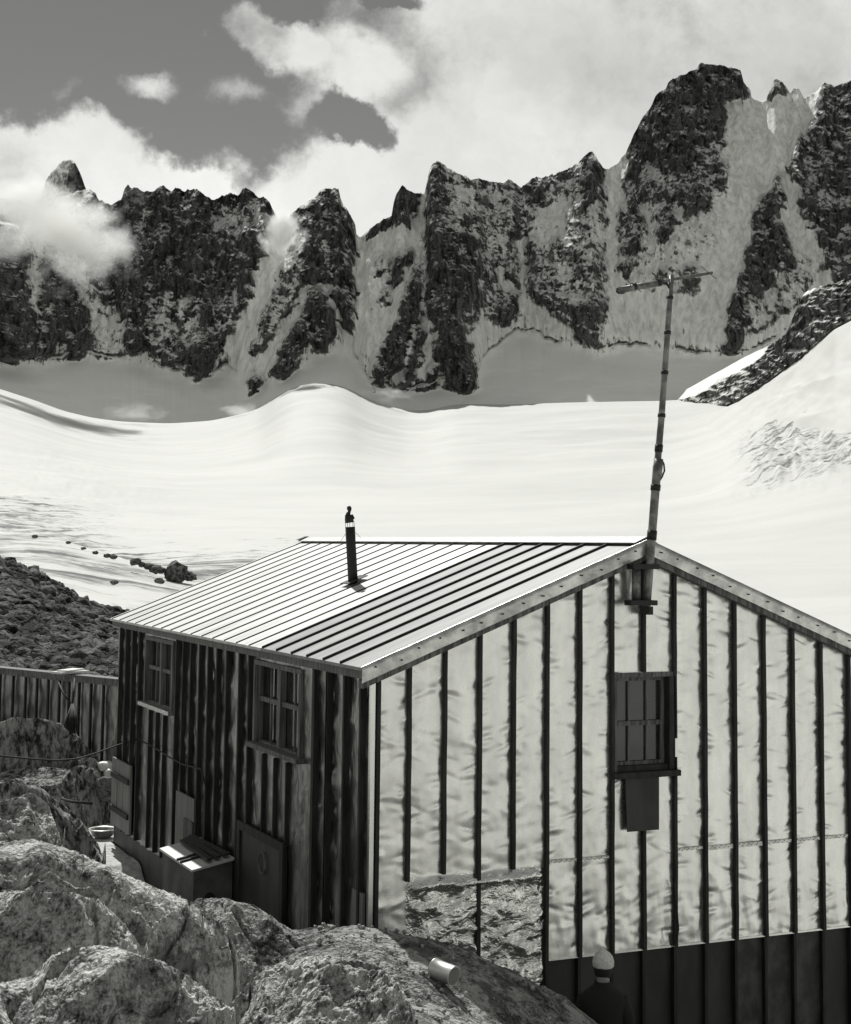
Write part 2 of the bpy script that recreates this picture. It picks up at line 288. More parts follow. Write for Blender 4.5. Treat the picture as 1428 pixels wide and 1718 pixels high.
ROCK = [  # traced bare-rock areas: (weight, polygon)
 (.25, [(-420, 600), (-420, 200), (205, 300), (200, 470), (200, 600), (48, 600)]),
 (1, [(48, 500), (60, 520), (72, 560), (68, 590), (48, 600), (-420, 600), (-420, 300), (40, 380)]),
 (.85, [(70, 430), (110, 450), (130, 480), (152, 540), (150, 575), (140, 603), (118, 595), (112, 570), (95, 572), (83, 598), (74, 585), (68, 520)]),
 (.6, [(120, 350), (166, 300), (205, 330), (200, 420), (200, 520), (160, 480), (130, 400)]),
 (1.05, [(203, 300), (452, 300), (457, 352), (443, 352), (446, 406), (430, 450), (417, 504), (385, 554), (367, 598), (350, 622), (332, 637), (309, 612), (278, 607), (264, 594), (242, 572), (224, 590), (211, 590), (206, 531), (192, 440), (202, 374)]),
 (-.42, [(243, 490), (292, 480), (300, 560), (298, 605), (255, 585)]), (-.45, [(300, 500), (330, 490), (345, 560), (310, 590), (298, 540)]), (-.3, [(355, 480), (400, 470), (395, 530), (370, 560), (355, 540)]),
 (.3, [(310, 592), (335, 572), (352, 590), (345, 622), (332, 637), (312, 615)]), (-.35, [(350, 340), (445, 330), (445, 400), (425, 380), (395, 395), (355, 380)]), (-.5, [(391, 330), (397, 330), (394, 440), (398, 520), (391, 520), (389, 440)]), (-.3, [(225, 360), (262, 345), (240, 400), (226, 400)]),
 (1, [(530, 320), (537, 300), (568, 300), (574, 335), (597, 378), (600, 433), (590, 455), (605, 491), (592, 549), (578, 549), (567, 509), (545, 470), (524, 478), (506, 470), (505, 430), (512, 380), (520, 345)]),
 (.6, [(500, 345), (530, 330), (506, 400), (524, 440), (500, 500), (470, 540), (425, 605), (420, 598), (448, 500), (475, 437), (495, 395)]),
 (1, [(524, 474), (545, 490), (562, 518), (562, 563), (542, 592), (515, 572), (506, 607), (475, 637), (457, 621), (471, 585), (492, 555)]),
 (-.5, [(540, 400), (552, 400), (560, 470), (590, 480), (580, 500), (552, 480)]), (-.35, [(572, 400), (580, 380), (590, 440), (575, 440)]),
 (1, [(425, 615), (440, 635), (430, 650), (418, 664), (417, 640)]),
 (1, [(656, 368), (660, 340), (670, 300), (690, 315), (710, 320), (702, 345), (690, 350), (682, 372), (665, 376)]),
 (.9, [(612, 380), (650, 355), (656, 372), (636, 388), (622, 398)]), (.9, [(653, 436), (679, 422), (690, 415), (690, 440), (678, 450), (668, 480), (655, 471)]), (.6, [(621, 436), (644, 420), (640, 455), (630, 470)]), (.75, [(640, 485), (656, 480), (652, 515), (642, 505)]), (.6, [(690, 350), (700, 352), (690, 390), (682, 380)]),
 (.56, [(712, 320), (732, 255), (770, 280), (845, 290), (880, 300), (893, 285), (949, 275), (993, 240), (1012, 275), (1018, 300), (1018, 545), (1000, 580), (960, 555), (925, 522), (892, 500), (884, 480), (878, 430), (872, 500), (866, 540), (830, 545), (805, 515), (795, 560), (740, 560), (700, 540), (672, 560), (690, 470), (712, 400)]),
 (.32, [(690, 465), (712, 440), (706, 500), (690, 560), (678, 600), (660, 625), (640, 640), (625, 635), (645, 575), (668, 535), (680, 490)]), (.75, [(690, 465), (706, 470), (700, 500), (690, 560), (678, 600), (660, 625), (640, 642), (622, 655), (625, 630), (645, 575), (668, 535), (680, 490)]),
 (.95, [(705, 540), (716, 560), (700, 600), (695, 630), (682, 655), (675, 640), (688, 595), (697, 560)]),
 (.3, [(712, 540), (775, 540), (800, 600), (802, 655), (780, 668), (740, 650), (700, 655), (690, 600)]), (.6, [(735, 540), (772, 540), (794, 590), (799, 625), (798, 646), (784, 662), (756, 650), (739, 618), (730, 600), (733, 569)]), (.5, [(739, 558), (770, 548), (790, 590), (799, 625), (798, 646), (784, 662), (760, 650), (745, 610)]), (-.35, [(707, 470), (716, 465), (714, 520), (724, 560), (716, 640), (704, 645), (712, 600), (706, 540)]), (.35, [(718, 500), (740, 520), (742, 600), (736, 640), (722, 640), (728, 580)]),
 (.55, [(714, 395), (760, 380), (800, 400), (808, 455), (800, 495), (775, 510), (768, 548), (742, 548), (735, 500), (722, 480)]),
 (.4, [(712, 400), (716, 306), (732, 255), (748, 290), (752, 340), (735, 385)]), (.4, [(772, 345), (802, 360), (803, 372), (778, 372)]), (-.3, [(760, 300), (790, 310), (820, 360), (800, 345), (775, 330)]),
 (.7, [(835, 488), (870, 494), (869, 515), (854, 538), (833, 530)]), (-.7, [(838, 438), (848, 450), (866, 488), (850, 492), (836, 480)]), (.4, [(780, 527), (793, 534), (788, 555)]), (-.6, [(870, 360), (878, 380), (884, 430), (880, 520), (874, 500), (872, 420)]),
 (.55, [(882, 300), (910, 295), (915, 320), (905, 335), (886, 348), (878, 335)]), (.35, [(865, 310), (877, 325), (874, 404), (858, 395)]), (.2, [(910, 290), (975, 270), (978, 285), (940, 305), (915, 312)]),
 (.6, [(980, 262), (993, 240), (1001, 264), (1012, 285), (1002, 300), (996, 340), (985, 350), (970, 345), (977, 318)]), (-.35, [(912, 345), (945, 320), (962, 331), (945, 390), (915, 410), (888, 392)]),
 (.3, [(955, 513), (1015, 485), (1018, 520), (987, 565), (970, 555)]), (.2, [(890, 400), (900, 420), (885, 440), (900, 480), (925, 500), (890, 500)]),
 (1.05, [(1052, 240), (1075, 190), (1102, 140), (1123, 125), (1175, 90), (1242, 105), (1262, 165), (1240, 160), (1226, 165), (1216, 170), (1221, 199), (1215, 226), (1190, 234), (1167, 245), (1160, 272), (1137, 295), (1117, 284), (1105, 262), (1094, 262), (1070, 290), (1050, 300)]),
 (.26, [(1030, 340), (1222, 300), (1215, 380), (1180, 470), (1120, 500), (1050, 480)]), (.74, [(1040, 300), (1094, 250), (1215, 226), (1224, 300), (1205, 322), (1190, 345), (1150, 350), (1130, 330), (1110, 340), (1090, 335), (1075, 345), (1050, 345)]),
 (.55, [(1037, 341), (1078, 334), (1080, 420), (1070, 440), (1056, 464), (1038, 450)]), (-.4, [(1046, 300), (1062, 290), (1052, 345), (1046, 400), (1040, 340)]),
 (.75, [(1106, 345), (1129, 335), (1131, 385), (1112, 407), (1104, 380)]), (.6, [(1144, 337), (1187, 326), (1160, 357), (1150, 370)]), (.62, [(1148, 445), (1170, 449), (1170, 485), (1160, 500), (1144, 482)]), (.62, [(1110, 441), (1125, 443), (1124, 462), (1108, 462)]),
 (1, [(1306, 287), (1314, 318), (1311, 380), (1333, 418), (1331, 449), (1313, 441), (1287, 483), (1262, 495), (1256, 541), (1244, 572), (1229, 597), (1214, 585), (1221, 541), (1233, 483), (1252, 426), (1265, 368), (1270, 345), (1294, 310)]),
 (.9, [(1372, 170), (1383, 120), (1900, 60), (1900, 500), (1400, 470), (1383, 418), (1340, 357), (1340, 310), (1321, 282), (1344, 232), (1362, 200)]), (.35, [(1335, 420), (1390, 440), (1330, 520), (1260, 560), (1262, 500)]),
 (.8, [(1285, 170), (1296, 120), (1316, 125), (1323, 160), (1316, 165), (1306, 145), (1296, 166)]), (.5, [(1330, 150), (1340, 140), (1348, 155)]),
]
def make_cliffs():
    us = np.concatenate([np.arange(-420, 30, 8.0), np.arange(30, 1420, 1.9), np.arange(1420, 1900, 8.0)]); n = len(us)
    top = poly(SKYL, us); j = fbm(us/9.0, us*0+2.2, o=4, g=0.6)*5.0 + np.abs(fbm(us/4.0, us*0+8.2, o=3))*-3.0
    rocky = 1 - sm(np.abs(us-1335), 30, 15)*0 ; top = top + j*np.where((us > 1262) & (us < 1290), .2, 1)*rocky
    vc = spoly(VC, us) + 6; vb = poly(VB, us)
    R = 400; tt = np.linspace(0, 1, R)[:, None]
    V = vc[None]*(1-tt) + top[None]*tt; U = np.repeat(us[None], R, 0)
    # march up each column with a slope that steepens above the foot of the wall
    D = np.zeros_like(V); D[0] = 2830
    e = (915.6-V)/FPX
    fb = fbm(us/60.0, us*0+4.4, o=2)*12
    for i in range(1, R):
        a = sm(V[i], vb+16+fb, vb-14+fb); tg = np.tan(np.radians(33 + a*(31 - 10*sm(V[i], vb-60, vb-260)) + a*6*fbm(us/70, us*0+V[i].mean()/80, o=2)))
        D[i] = D[i-1] + D[i-1]*(V[i-1]-V[i])/FPX/(tg-e[i])
    k = np.hanning(41); k /= k.sum()
    pad = np.pad(D, ((0, 0), (20, 20)), mode='edge'); D = sum(pad[:, q:q+n]*k[q] for q in range(41))
    # rock areas
    wu = U + fbm(U/20, V/20, o=5, g=.65)*15; wv = V + fbm(U/20+9, V/20+4, o=5, g=.65)*18
    rk = np.zeros_like(V)
    for wgt, pts in ROCK: rk += wgt*inside(pts, wu, wv)
    rk = np.clip(rk, 0, 1.15)
    P = at(U, V, D); X = P[..., 0]*math.cos(YAW)-P[..., 1]*math.sin(YAW); Z = P[..., 2]
    bl = rk.copy()
    for ax, wd in ((0, 9), (1, 9)):
        kk = np.hanning(wd*2+1); kk /= kk.sum(); pd = [(0, 0), (0, 0)]; pd[ax] = (wd, wd); q = np.pad(bl, pd, mode='edge')
        bl = sum((q[i:i+R] if ax == 0 else q[:, i:i+n])*kk[i] for i in range(2*wd+1))
    onw = sm(V, vb[None]+20, vb[None]-25)
    rf1 = fbm(X/34, Z/75, X*0+1.1, o=6, g=.6, ridged=True)
    D2 = D - 30*bl - onw*(fbm(X/130+fbm(X/200, Z/200)*.6, Z/420, o=4, ridged=True)*26) - bl*(rf1*36) - bl*fbm(X/60+Z/140, Z/60, X*0+4.1, o=4, g=.6)*26
    D2 -= (1-bl)*onw*(fbm(X/11, Z/200, o=4)*5+fbm(X/44+Z/500, Z/420, X*0+7.7, o=4, ridged=True)*16) + (1-onw)*(fbm(X/90, Z/40, o=4)*9)
    # bergschrund lip
    lip = np.exp(-((V-(vb[None]-4+fb+fbm(us/18, us*0+1.7, o=3)*12))/1.7)**2)*sm(fbm(us/60, us*0+9, o=2), -.15, .2)*(1-np.clip(bl*1.5, 0, 1)); D2 += lip*12
    P = at(U, V, D2); kk = np.hanning(9); kk /= kk.sum(); q = np.pad(rk, ((4, 4), (0, 0)), mode='edge'); q = sum(q[i:i+R]*kk[i] for i in range(9)); q = np.pad(q, ((0, 0), (4, 4)), mode='edge'); sr = sum(q[:, i:i+n]*kk[i] for i in range(9))
    rk2 = sr*1.02 + (rf1-rf1.mean())*1.0*sm(sr, .1, .35) - .10*sm(sr, .05, .2)*(sr < .8) - .32*(1-sm(sr, .0, .28))
    # far side, falling away so that the range has real thickness
    bt = np.linspace(0, 1, 14)[1:, None]; az = ray(us, top); h = np.hypot(az[:, 0], az[:, 1])[:, None]; dr = az[:, :2]/h
    B = np.zeros((13, n, 3))
    for i in range(13):
        dd = bt[i, 0]*500; B[i, :, :2] = P[-1, :, :2]+dr*dd; B[i, :, 2] = P[-1, :, 2]-dd*1.1-6*bt[i, 0]*fbm(us/20, us*0+i, o=3)
    A = np.concatenate([P, B]); rk3 = np.concatenate([rk2, np.repeat(rk2[-1:], 13, 0)])
    gridmesh('cliffs', A, M_wall, {'rock': rk3, 'steep': np.concatenate([onw, onw[-1:].repeat(13, 0)])}, kind='structure')
make_cliffs()

def far_peak():                          # lone summit behind the left bank of cloud
    us = np.arange(40, 190, 2.0); top = poly([(40, 420), (78, 300), (88, 288), (100, 273), (115, 267), (126, 272), (133, 286), (138, 300), (160, 360), (190, 440)], us)+fbm(us/8, us*0+5, o=3)*3
    R = 90; tt = np.linspace(0, 1, R)[:, None]; V = 470*(1-tt)+top*tt; V = np.minimum(V, 500); U = np.repeat(us[None], R, 0)
    D = 4300+(1-(V-260)/220)*180 - fbm(U/14, V/20, o=5, ridged=True)*40 + np.abs(U-122)*3
    rk = np.where((U+fbm(U/9, V/9)*10 > 116), 1.0, 0.25); P = at(U, V, D)
    B = P[-1:].repeat(6, 0).copy(); dr = ray(us, top); dr = dr[:, :2]/np.hypot(dr[:, 0], dr[:, 1])[:, None]
    for i in range(6): B[i, :, :2] += dr*(i+1)*90; B[i, :, 2] -= (i+1)*110
    gridmesh('far_summit', np.concatenate([P, B]), M_wall, {'rock': np.concatenate([rk, rk[-1:].repeat(6, 0)])}, kind='structure')
far_peak()

# ------------------------------------------------------------------ glacier: one sheet right round the camera
def make_glacier():
    # per-column image heights at given distances
    rows = [(60, 1171), (95, 1130), (150, 1105), (260, 1060), (420, 1005), (620, 955), (850, 908), (1100, 868), (1400, 828), (1700, 795), (2000, 768)]
    us = np.concatenate([np.arange(-400, 30, 10.0), np.arange(30, 1420, 3.0), np.arange(1420, 1900, 10.0)])
    azs = np.arctan2(*ray(us, us*0+915)[:, :2].T); azs = np.arctan2(ray(us, us*0+915)[:, 0], ray(us, us*0+915)[:, 1])
    back = np.linspace(azs[-1], azs[0]+2*math.pi, 140)[1:-1]
    az = np.concatenate([azs, back]); uu = np.concatenate([us, np.interp(back, [azs[-1], azs[0]+2*math.pi], [1900, -400])])
    vc = spoly(VC, uu); prof = np.concatenate([np.linspace(3, 60, 14), np.geomspace(60, 2000, 230)[1:], np.linspace(2000, 2760, 70)[1:], np.array([2775, 2790, 2810, 2840, 2900, 3000])])
    DD = prof[:, None]*np.ones_like(uu); UU = np.ones_like(prof)[:, None]*uu
    v0 = np.interp(prof, [r[0] for r in rows], [r[1] for r in rows])[:, None]*np.ones_like(uu)
    # beyond 2000 m rise to the traced crest
    s = np.clip((DD-1500)/(2760-1500), 0, 1); base1500 = np.interp(1500, [r[0] for r in rows], [r[1] for r in rows])
    vc2 = vc[None]; edge = base1500*(1-s)+vc2*s; edge = edge + (np.sin(s*math.pi))*(vc2-700)*0.25
    Vv = np.where(DD < 1500, v0, edge)
    # valley sides: rises to the left and to the right of the picture
    L = sm(UU, 330, -60)*sm(DD, 420, 1500)*sm(DD, 2760, 1500); Vv = Vv - L*36
    Rr = sm(UU, 1080, 1560)*sm(DD, 500, 1700)*sm(DD, 2760, 2000); Vv = Vv - Rr*95
    Z = CAM[2]-(Vv-915.6)/FPX*DD
    near = sm(DD, 60, 20); Z = Z*(1-near) + (-4.9)*near
    over = DD > 2760; Z = np.where(over, Z[prof.searchsorted(2760)-0][None]*0 + (CAM[2]-(vc2-915.6)/FPX*2760) - (DD-2760)*0.35, Z)
    X = CAM[0]+np.sin(az)*DD; Y = CAM[1]+np.cos(az)*DD
    amp = sm(DD, 40, 300); Z += amp*(fbm(X/260, Y/260, o=4)*6 + fbm(X/45, Y/70, o=3)*.7)*np.where(DD > 2500, sm(DD, 2760, 2500), 1)
    lcr = sm(UU, 420, 100)*sm(DD, 250, 500)*sm(DD, 2300, 1200)       # crevassed left margin
    Z += lcr*(-np.abs(fbm(X/60+Y/300, Y/24, o=4, ridged=True))*4.5)
    rcr = sm(UU, 1190, 1300)*sm(DD, 1150, 1350)*sm(DD, 2200, 1800); Z += rcr*fbm(X/70+Y/90, Y/110-X/70, o=5, ridged=True)*20
    Z += sm(DD, 1700, 2150)*sm(DD, 2740, 2600)*fbm(X/240+Y/500, Y/110+X/300, o=3)*5*sm(UU, 500, 640) + sm(DD, 900, 1600)*sm(DD, 2700, 2300)*fbm(X/300, Y/150, o=3)*4
    dirt = 0.62*sm(UU, 330, 60)*np.exp(-((DD-1000)/330)**2) + .55*sm(UU, 640, 420)*np.exp(-((DD-560)/170)**2) + .45*sm(UU, 900, 500)*np.exp(-((DD-700)/260)**2) + .55*rcr + .30*sm(DD, 500, 300) + .22*sm(UU, 300, 700)
    P = np.stack([X, Y, Z], -1)
    gridmesh('glacier', P, M_snow, {'dirt': np.clip(dirt, 0, 1)}, closed_u=True, kind='structure')
make_glacier()

def sheet(name, us, rows, material, attrs=None, relief=None, back=None, **p):
    """rows: [(D(u) or number, polyline or number), ...] near to far; relief(U, V, D)->metres towards camera"""
    us = np.array(us, float); Vs, Ds = [], []
    for D, v in rows:
        Vs.append(poly(v, us) if isinstance(v, list) else us*0+v); Ds.append(poly(D, us) if isinstance(D, list) else us*0+D)
    n = p.pop('n', 120); x = np.linspace(0, len(rows)-1, n); i = np.clip(x.astype(int), 0, len(rows)-2); f = (x-i)[:, None]
    Vs, Ds = np.array(Vs), np.array(Ds); V = Vs[i]*(1-f)+Vs[i+1]*f; D = Ds[i]*(1-f)+Ds[i+1]*f; U = np.repeat(us[None], n, 0)
    P = at(U, V, D)
    if relief: P[..., 2] += relief(P, U, V)
    if back:                              # falls away behind its crest
        dr = P[-1, :, :2]-CAM[:2]; dr /= np.hypot(*dr.T)[:, None]; B = P[-1:].repeat(8, 0).copy()
        for k in range(8): B[k, :, :2] += dr*(k+1)/8*back[0]; B[k, :, 2] -= ((k+1)/8)**1.3*back[1]
        P = np.concatenate([P, B])
    A = {k: fn(P) for k, fn in (attrs or {}).items()}
    return gridmesh(name, P, material, A, **p)

# right-hand spur: sunlit snow rib, ice wall and black rock
def make_spur():
    us = np.arange(1112, 1900, 2.4)
    crest = [(1112, 673), (1150, 655), (1190, 632), (1230, 610), (1267, 591), (1294, 578), (1318, 560), (1330, 532), (1340, 512), (1345, 498), (1360, 488), (1375, 483), (1400, 476), (1500, 430), (1700, 360), (1900, 300)]
    low = [(1112, 690), (1170, 697), (1200, 690), (1240, 672), (1290, 640), (1320, 618), (1345, 600), (1400, 552), (1500, 500), (1700, 430), (1900, 380)]
    mid = [(1112, 676), (1170, 660), (1200, 640), (1250, 615), (1280, 596), (1300, 560), (1340, 500), (1400, 465), (1500, 420), (1700, 350), (1900, 290)]
    n = 110
    top = poly(crest, us)+np.where(us > 1300, fbm(us/9, us*0+3, o=4)*6, fbm(us/40, us*0+1)*2); bot = poly(low, us)+10; tt = np.linspace(0, 1, n)[:, None]
    bot = bot+18; V = bot*(1-tt)+top*tt; U = np.repeat(us[None], n, 0); md = poly(mid, us)[None]; lo = poly(low, us)[None]
    wall = sm(V, lo+3, lo-3)*sm(V, md-3, md+4)
    D = np.zeros_like(V); D[0] = np.interp(us, [1112, 1170, 1250, 1400, 1900], [2690, 2540, 2380, 2180, 1900])
    for i in range(1, n):
        tg = np.tan(np.radians(16+46*wall[i])); D[i] = D[i-1]+D[i-1]*(V[i-1]-V[i])/FPX/(tg-(915.6-V[i])/FPX)
    P = at(U, V, D); X = P[..., 0]; Z = P[..., 2]
    rkm = sm(U+fbm(U/14, V/14)*22 + (V-600)*0.35, 1262, 1285)*wall; D -= wall*(fbm(U/26+V/60, V/19-U/60, o=5, g=.6, ridged=True)*24+fbm(X/70, Z/50, o=2)*18); P = at(U, V, D)
    hole = np.zeros_like(V)
    rk = rkm*.78 + wall*(1-rkm)*.40
    B = P[-1:].repeat(8, 0).copy(); dr = P[-1, :, :2]-CAM[:2]; dr /= np.hypot(*dr.T)[:, None]
    for k in range(8): B[k, :, :2] += dr*(k+1)*25; B[k, :, 2] -= (k+1)*16
    gridmesh('rock_spur', np.concatenate([P, B]), M_wall, {'rock': np.concatenate([rk, rk[-1:].repeat(8, 0)])}, kind='structure')
    # the broad sunlit shoulder in front of it
    us2 = np.arange(1150, 1900, 3.0)
    sheet('snow_shoulder', us2, [([(1150, 1500), (1900, 1100)], [(1150, 880), (1250, 850), (1403, 810), (1900, 720)]), ([(1150, 1900), (1250, 1800), (1403, 1600), (1900, 1250)], [(1150, 790), (1200, 762), (1250, 738), (1403, 675), (1900, 540)]), ([(1150, 2420), (1250, 2260), (1403, 1950), (1900, 1500)], [(1150, 722), (1170, 706), (1200, 692), (1240, 673), (1290, 641), (1320, 619), (1345, 601), (1400, 553), (1500, 500), (1700, 430), (1900, 380)])],
          M_snow, {'dirt': lambda P: np.clip(.22+.55*fbm((P[..., 0]+P[..., 1])/260, (P[..., 0]-P[..., 1]*.6)/60, o=4), 0, .6)}, lambda P, U, V: -np.abs(fbm((P[..., 0]+P[..., 1])/420, (P[..., 0]-P[..., 1]*.6)/75, o=4, g=.5))*16*sm(U, 1195, 1290)*sm(V, 560, 600), (200, 60), n=200, kind='structure')
make_spur()

# near snow slope and dark moraine on the left
sheet('dirty_snow_slope', np.arange(-400, 520, 3.0), [(95, [(-400, 1100), (48, 1090), (520, 1130)]), (150, [(-400, 990), (48, 990), (200, 1020), (340, 1040), (520, 1080)]), ([(-400, 300), (520, 200)], [(-400, 850), (-100, 878), (48, 897), (100, 904), (170, 925), (230, 944), (290, 963), (330, 976), (400, 1000), (520, 1040)])],
      M_snow, {'dirt': lambda P: np.clip(.72+.3*fbm(P[..., 0]/20, P[..., 1]/20), 0, .8)}, lambda P, U, V: fbm(P[..., 0]/14, P[..., 1]/30, o=5)*.8-sm(U, 420, 520)*14, (90, 25), n=110, kind='structure')
sheet('moraine', np.arange(-420, 460, 1.5), [(29, [(-420, 1260), (460, 1260)]), (40, [(-420, 1110), (48, 1120), (200, 1140), (460, 1170)]), (62, [(-420, 880), (-100, 930), (48, 972), (80, 990), (120, 1014), (160, 1032), (200, 1044), (260, 1062), (460, 1120)])],
      M_rubfar, None, lambda P, U, V: np.abs(fbm(P[..., 0]/1.6, P[..., 1]/1.6, o=5, g=.62))*1.3+fbm(P[..., 0]/7, P[..., 1]/7, o=3)*.7-sm(U, 330, 460)*6, (20, 9), n=150, kind='structure')
_bi = bmesh.new(); bmesh.ops.create_icosphere(_bi, subdivisions=2, radius=1); _bi.verts.ensure_lookup_table()
ICO = np.array([v.co[:] for v in _bi.verts]); ICF = np.array([[v.index for v in f.verts] for f in _bi.faces]); _bi.free()
def pebbles(name, pts, rmin, rmax, material, **p):
    V, Fc = [], []
    for i, q in enumerate(pts):
        r = rmin+(rmax-rmin)*RNG.random()**2.5; a, _ = np.linalg.qr(RNG.normal(size=(3, 3)))
        v = np.sign(ICO)*np.abs(ICO)**.75*(.8+.35*RNG.random((len(ICO), 1)))*np.array([r, r*RNG.uniform(.6, 1), r*RNG.uniform(.5, .9)])
        V.append(v@a+q); Fc.append(ICF+i*len(ICO))
    V, Fc = np.concatenate(V), np.concatenate(Fc); me = bpy.data.meshes.new(name); me.vertices.add(len(V)); me.vertices.foreach_set('co', V.reshape(-1).astype(np.float32))
    me.loops.add(Fc.size); me.loops.foreach_set('vertex_index', Fc.reshape(-1).astype(np.int32)); me.polygons.add(len(Fc)); me.polygons.foreach_set('loop_start', np.arange(0, Fc.size, 3, dtype=np.int32)); me.update(calc_edges=True)
    return link(name, me, [material], None, **p)
pm = []
for i in range(7500):
    u = random.uniform(-60, 330); s_ = random.random(); D = 30+32*s_
    vt = np.interp(s_, [0, .34, 1], [1260, np.interp(u, [48, 200, 460], [1120, 1140, 1170]), poly([(-100, 930), (48, 972), (80, 990), (120, 1014), (160, 1032), (200, 1044), (260, 1062), (460, 1120)], u)])
    q = at(u, vt, D); q[2] += .25; pm.append(q)
pebbles('moraine_rubble', pm, .06, .42, M_rubfar, kind='stuff', label='dark loose rubble covering the moraine bank', category='rubble')

# drifting cloud in front of the cliffs: closed volumes of droplets, thinning towards their rims
def cloud(u, v, D, ru, rv, rd, dens, label, seed):
    c = at(u, v, D); m = bpy.data.materials.new('mist'); m.use_nodes = True; t = NT(m.node_tree); t.N.clear()
    co = t.n('ShaderNodeTexCoord').outputs['Object']
    wv_ = t.v('ADD', co, t.v('SCALE', t.v('SUBTRACT', t.noise(t.v('ADD', co, (seed, 0, 0)), 1.6, 6, .65, out='Color'), (.5, .5, .5)), 1.3))
    r = t.v('LENGTH', wv_); nn = t.noise(t.v('ADD', co, (seed, 3, 1)), 1.9, 5, .62)
    k = t.m('SUBTRACT', t.m('ADD', t.step(r, 1.05, .0), t.m('MULTIPLY', t.m('SUBTRACT', nn, .5), 2.6)), .40)
    k = t.m('MULTIPLY', t.m('MAXIMUM', k, 0.0), t.step(t.v('LENGTH', co), 1.0, .8, 0, dens))
    V_ = t.n('ShaderNodeVolumePrincipled', {'Color': (.985, .985, .975, 1), 'Density': k, 'Anisotropy': .3}); t.n('ShaderNodeOutputMaterial', {'Volume': V_.outputs[0]})
    me = bpy.data.meshes.new('cloud'); bm = bmesh.new(); bmesh.ops.create_icosphere(bm, subdivisions=3, radius=1.02); bm.to_mesh(me); bm.free()
    o = link('cloud', me, [m], None, label=label, category='cloud', kind='stuff'); px_ = D/FPX; o.scale = (ru*px_, rd, rv*px_); o.location = Vector(c); o.rotation_euler = (0, 0, -YAW)
cloud(85, 365, 2840, 190, 155, 120, .06, 'pale mist drifting across the far left end of the cliffs', 1.0)
cloud(474, 388, 2960, 56, 66, 55, .09, 'small puff of mist in the gap between the dark cliff and the tower', 5.0)
cloud(165, 425, 2870, 100, 85, 70, .04, 'torn lower edge of mist against the left cliffs', 21.0)
cloud(225, 694, 2735, 70, 26, 30, .035, 'thin wisp of drifting snow at the left dip of the glacier crest', 9.0)
cloud(408, 690, 2738, 55, 20, 26, .05, 'low wisp of drifting snow left of the rounded snow hump', 12.0)
cloud(640, 664, 2742, 75, 24, 30, .04, 'wisp of drifting snow below the central buttress, right of the snow hump', 15.0)
SC.cycles.volume_max_steps = 96; SC.cycles.volume_step_rate = 1.5; SC.cycles.volume_bounces = 8

# ------------------------------------------------------------------ near ground (one sheet, thin-plate through surveyed points)
GP = []
def gp(u, v, D): GP.append(at(u, v, D))
for u, v in ((340, 1512), (420, 1524), (482, 1560), (560, 1571)): GP.append(hx(u, v, -3.75))
for u, v in ((622, 1577), (680, 1592), (760, 1623), (850, 1664), (915, 1694), (990, 1740)): GP.append(hy(u, v, -0.75))
for u, v, D in ((450, 1640, 12.6), (560, 1692, 10.9), (700, 1692, 11.8), (820, 1720, 12.4), (500, 1760, 9.4), (800, 1800, 9.8), (300, 1800, 8.6), (100, 1800, 8.2), (700, 2150, 5), (200, 2150, 4.6), (0, 1960, 11), (150, 1880, 12.5), (300, 1830, 14), (200, 1820, 16), (-250, 1800, 12), (0, 1790, 16), (-100, 1640, 19), (120, 1610, 19), (60, 1960, 9.5), (290, 1880, 11.5), (1150, 1900, 8.5)): gp(u, v, D)
GP += [np.array(q) for q in ((-8.5, -13.5, -.55), (-11, -9, -1.0), (-14, -14, -.7), (-6, -17, -1.2), (-16, -4, -2.0), (-12, 0, -2.6), (-9, 3, -3.0), (-3.3, 0.6, -3.7), (-3.2, 3, -3.9), (-3.2, 6, -3.8), (-4.2, 3.5, -3.85), (-4.3, 6.5, -3.75), (-3.4, 9, -3.56), (-4.4, 9.5, -3.5), (-4, 11.5, -3.5), (-5.5, 12, -3.3), (-8, 12, -3.0), (-12, 10, -3.2), (-2.9, 14, -4.0),
        (0, -.2, -4.25), (-1, -.15, -4.0), (-2.2, -.1, -3.5), (1, -2, -4.3), (-.3, -2.4, -4.25), (2.9, -.3, -4.35), (3, -4, -4.4), (5, -8, -4.6), (0, -8, -3.6), (2, -14, -4.0), (6, 4, -4.6), (6, 12, -5), (0, 4, -4.2), (0, 12, -4.4), (-18, 14, -4.2), (10, 14, -6.5), (12, -5, -6.5), (10, -18, -6.5), (-18, -20, -2.5))]
GP = np.array(GP)
def tps_fit(P):
    d = np.hypot(P[:, None, 0]-P[None, :, 0], P[:, None, 1]-P[None, :, 1]); K = np.where(d > 0, d*d*np.log(d+1e-9), 0)+np.eye(len(P))*0.02
    Q = np.c_[np.ones(len(P)), P[:, :2]]; A = np.block([[K, Q], [Q.T, np.zeros((3, 3))]]); return np.linalg.solve(A, np.r_[P[:, 2], 0, 0, 0])
TW = tps_fit(GP)
def gz(x, y):
    x = np.asarray(x, float); y = np.asarray(y, float); z = TW[-3]+TW[-2]*x+TW[-1]*y
    for i, p in enumerate(GP):
        d2 = (x-p[0])**2+(y-p[1])**2; z = z+TW[i]*np.where(d2 > 1e-12, .5*d2*np.log(d2+1e-18), 0)
    return z
gx, gy = np.meshgrid(np.concatenate([np.arange(-20, -9.5, .25), np.arange(-9.5, 2, .05), np.arange(2, 13, .3)]), np.concatenate([np.arange(-21, -8, .2), np.arange(-8, .2, .05), np.arange(.2, 16, .15)]))
gzz = gz(gx, gy); gzz += fbm(gx/1.3, gy/1.3, o=4)*.07+np.abs(fbm(gx/.5, gy/.5, o=5, g=.65))*.09+fbm(gx/.11, gy/.11, o=2)*.015
gzz = gzz-np.maximum(gx-6.0, 0)*.45
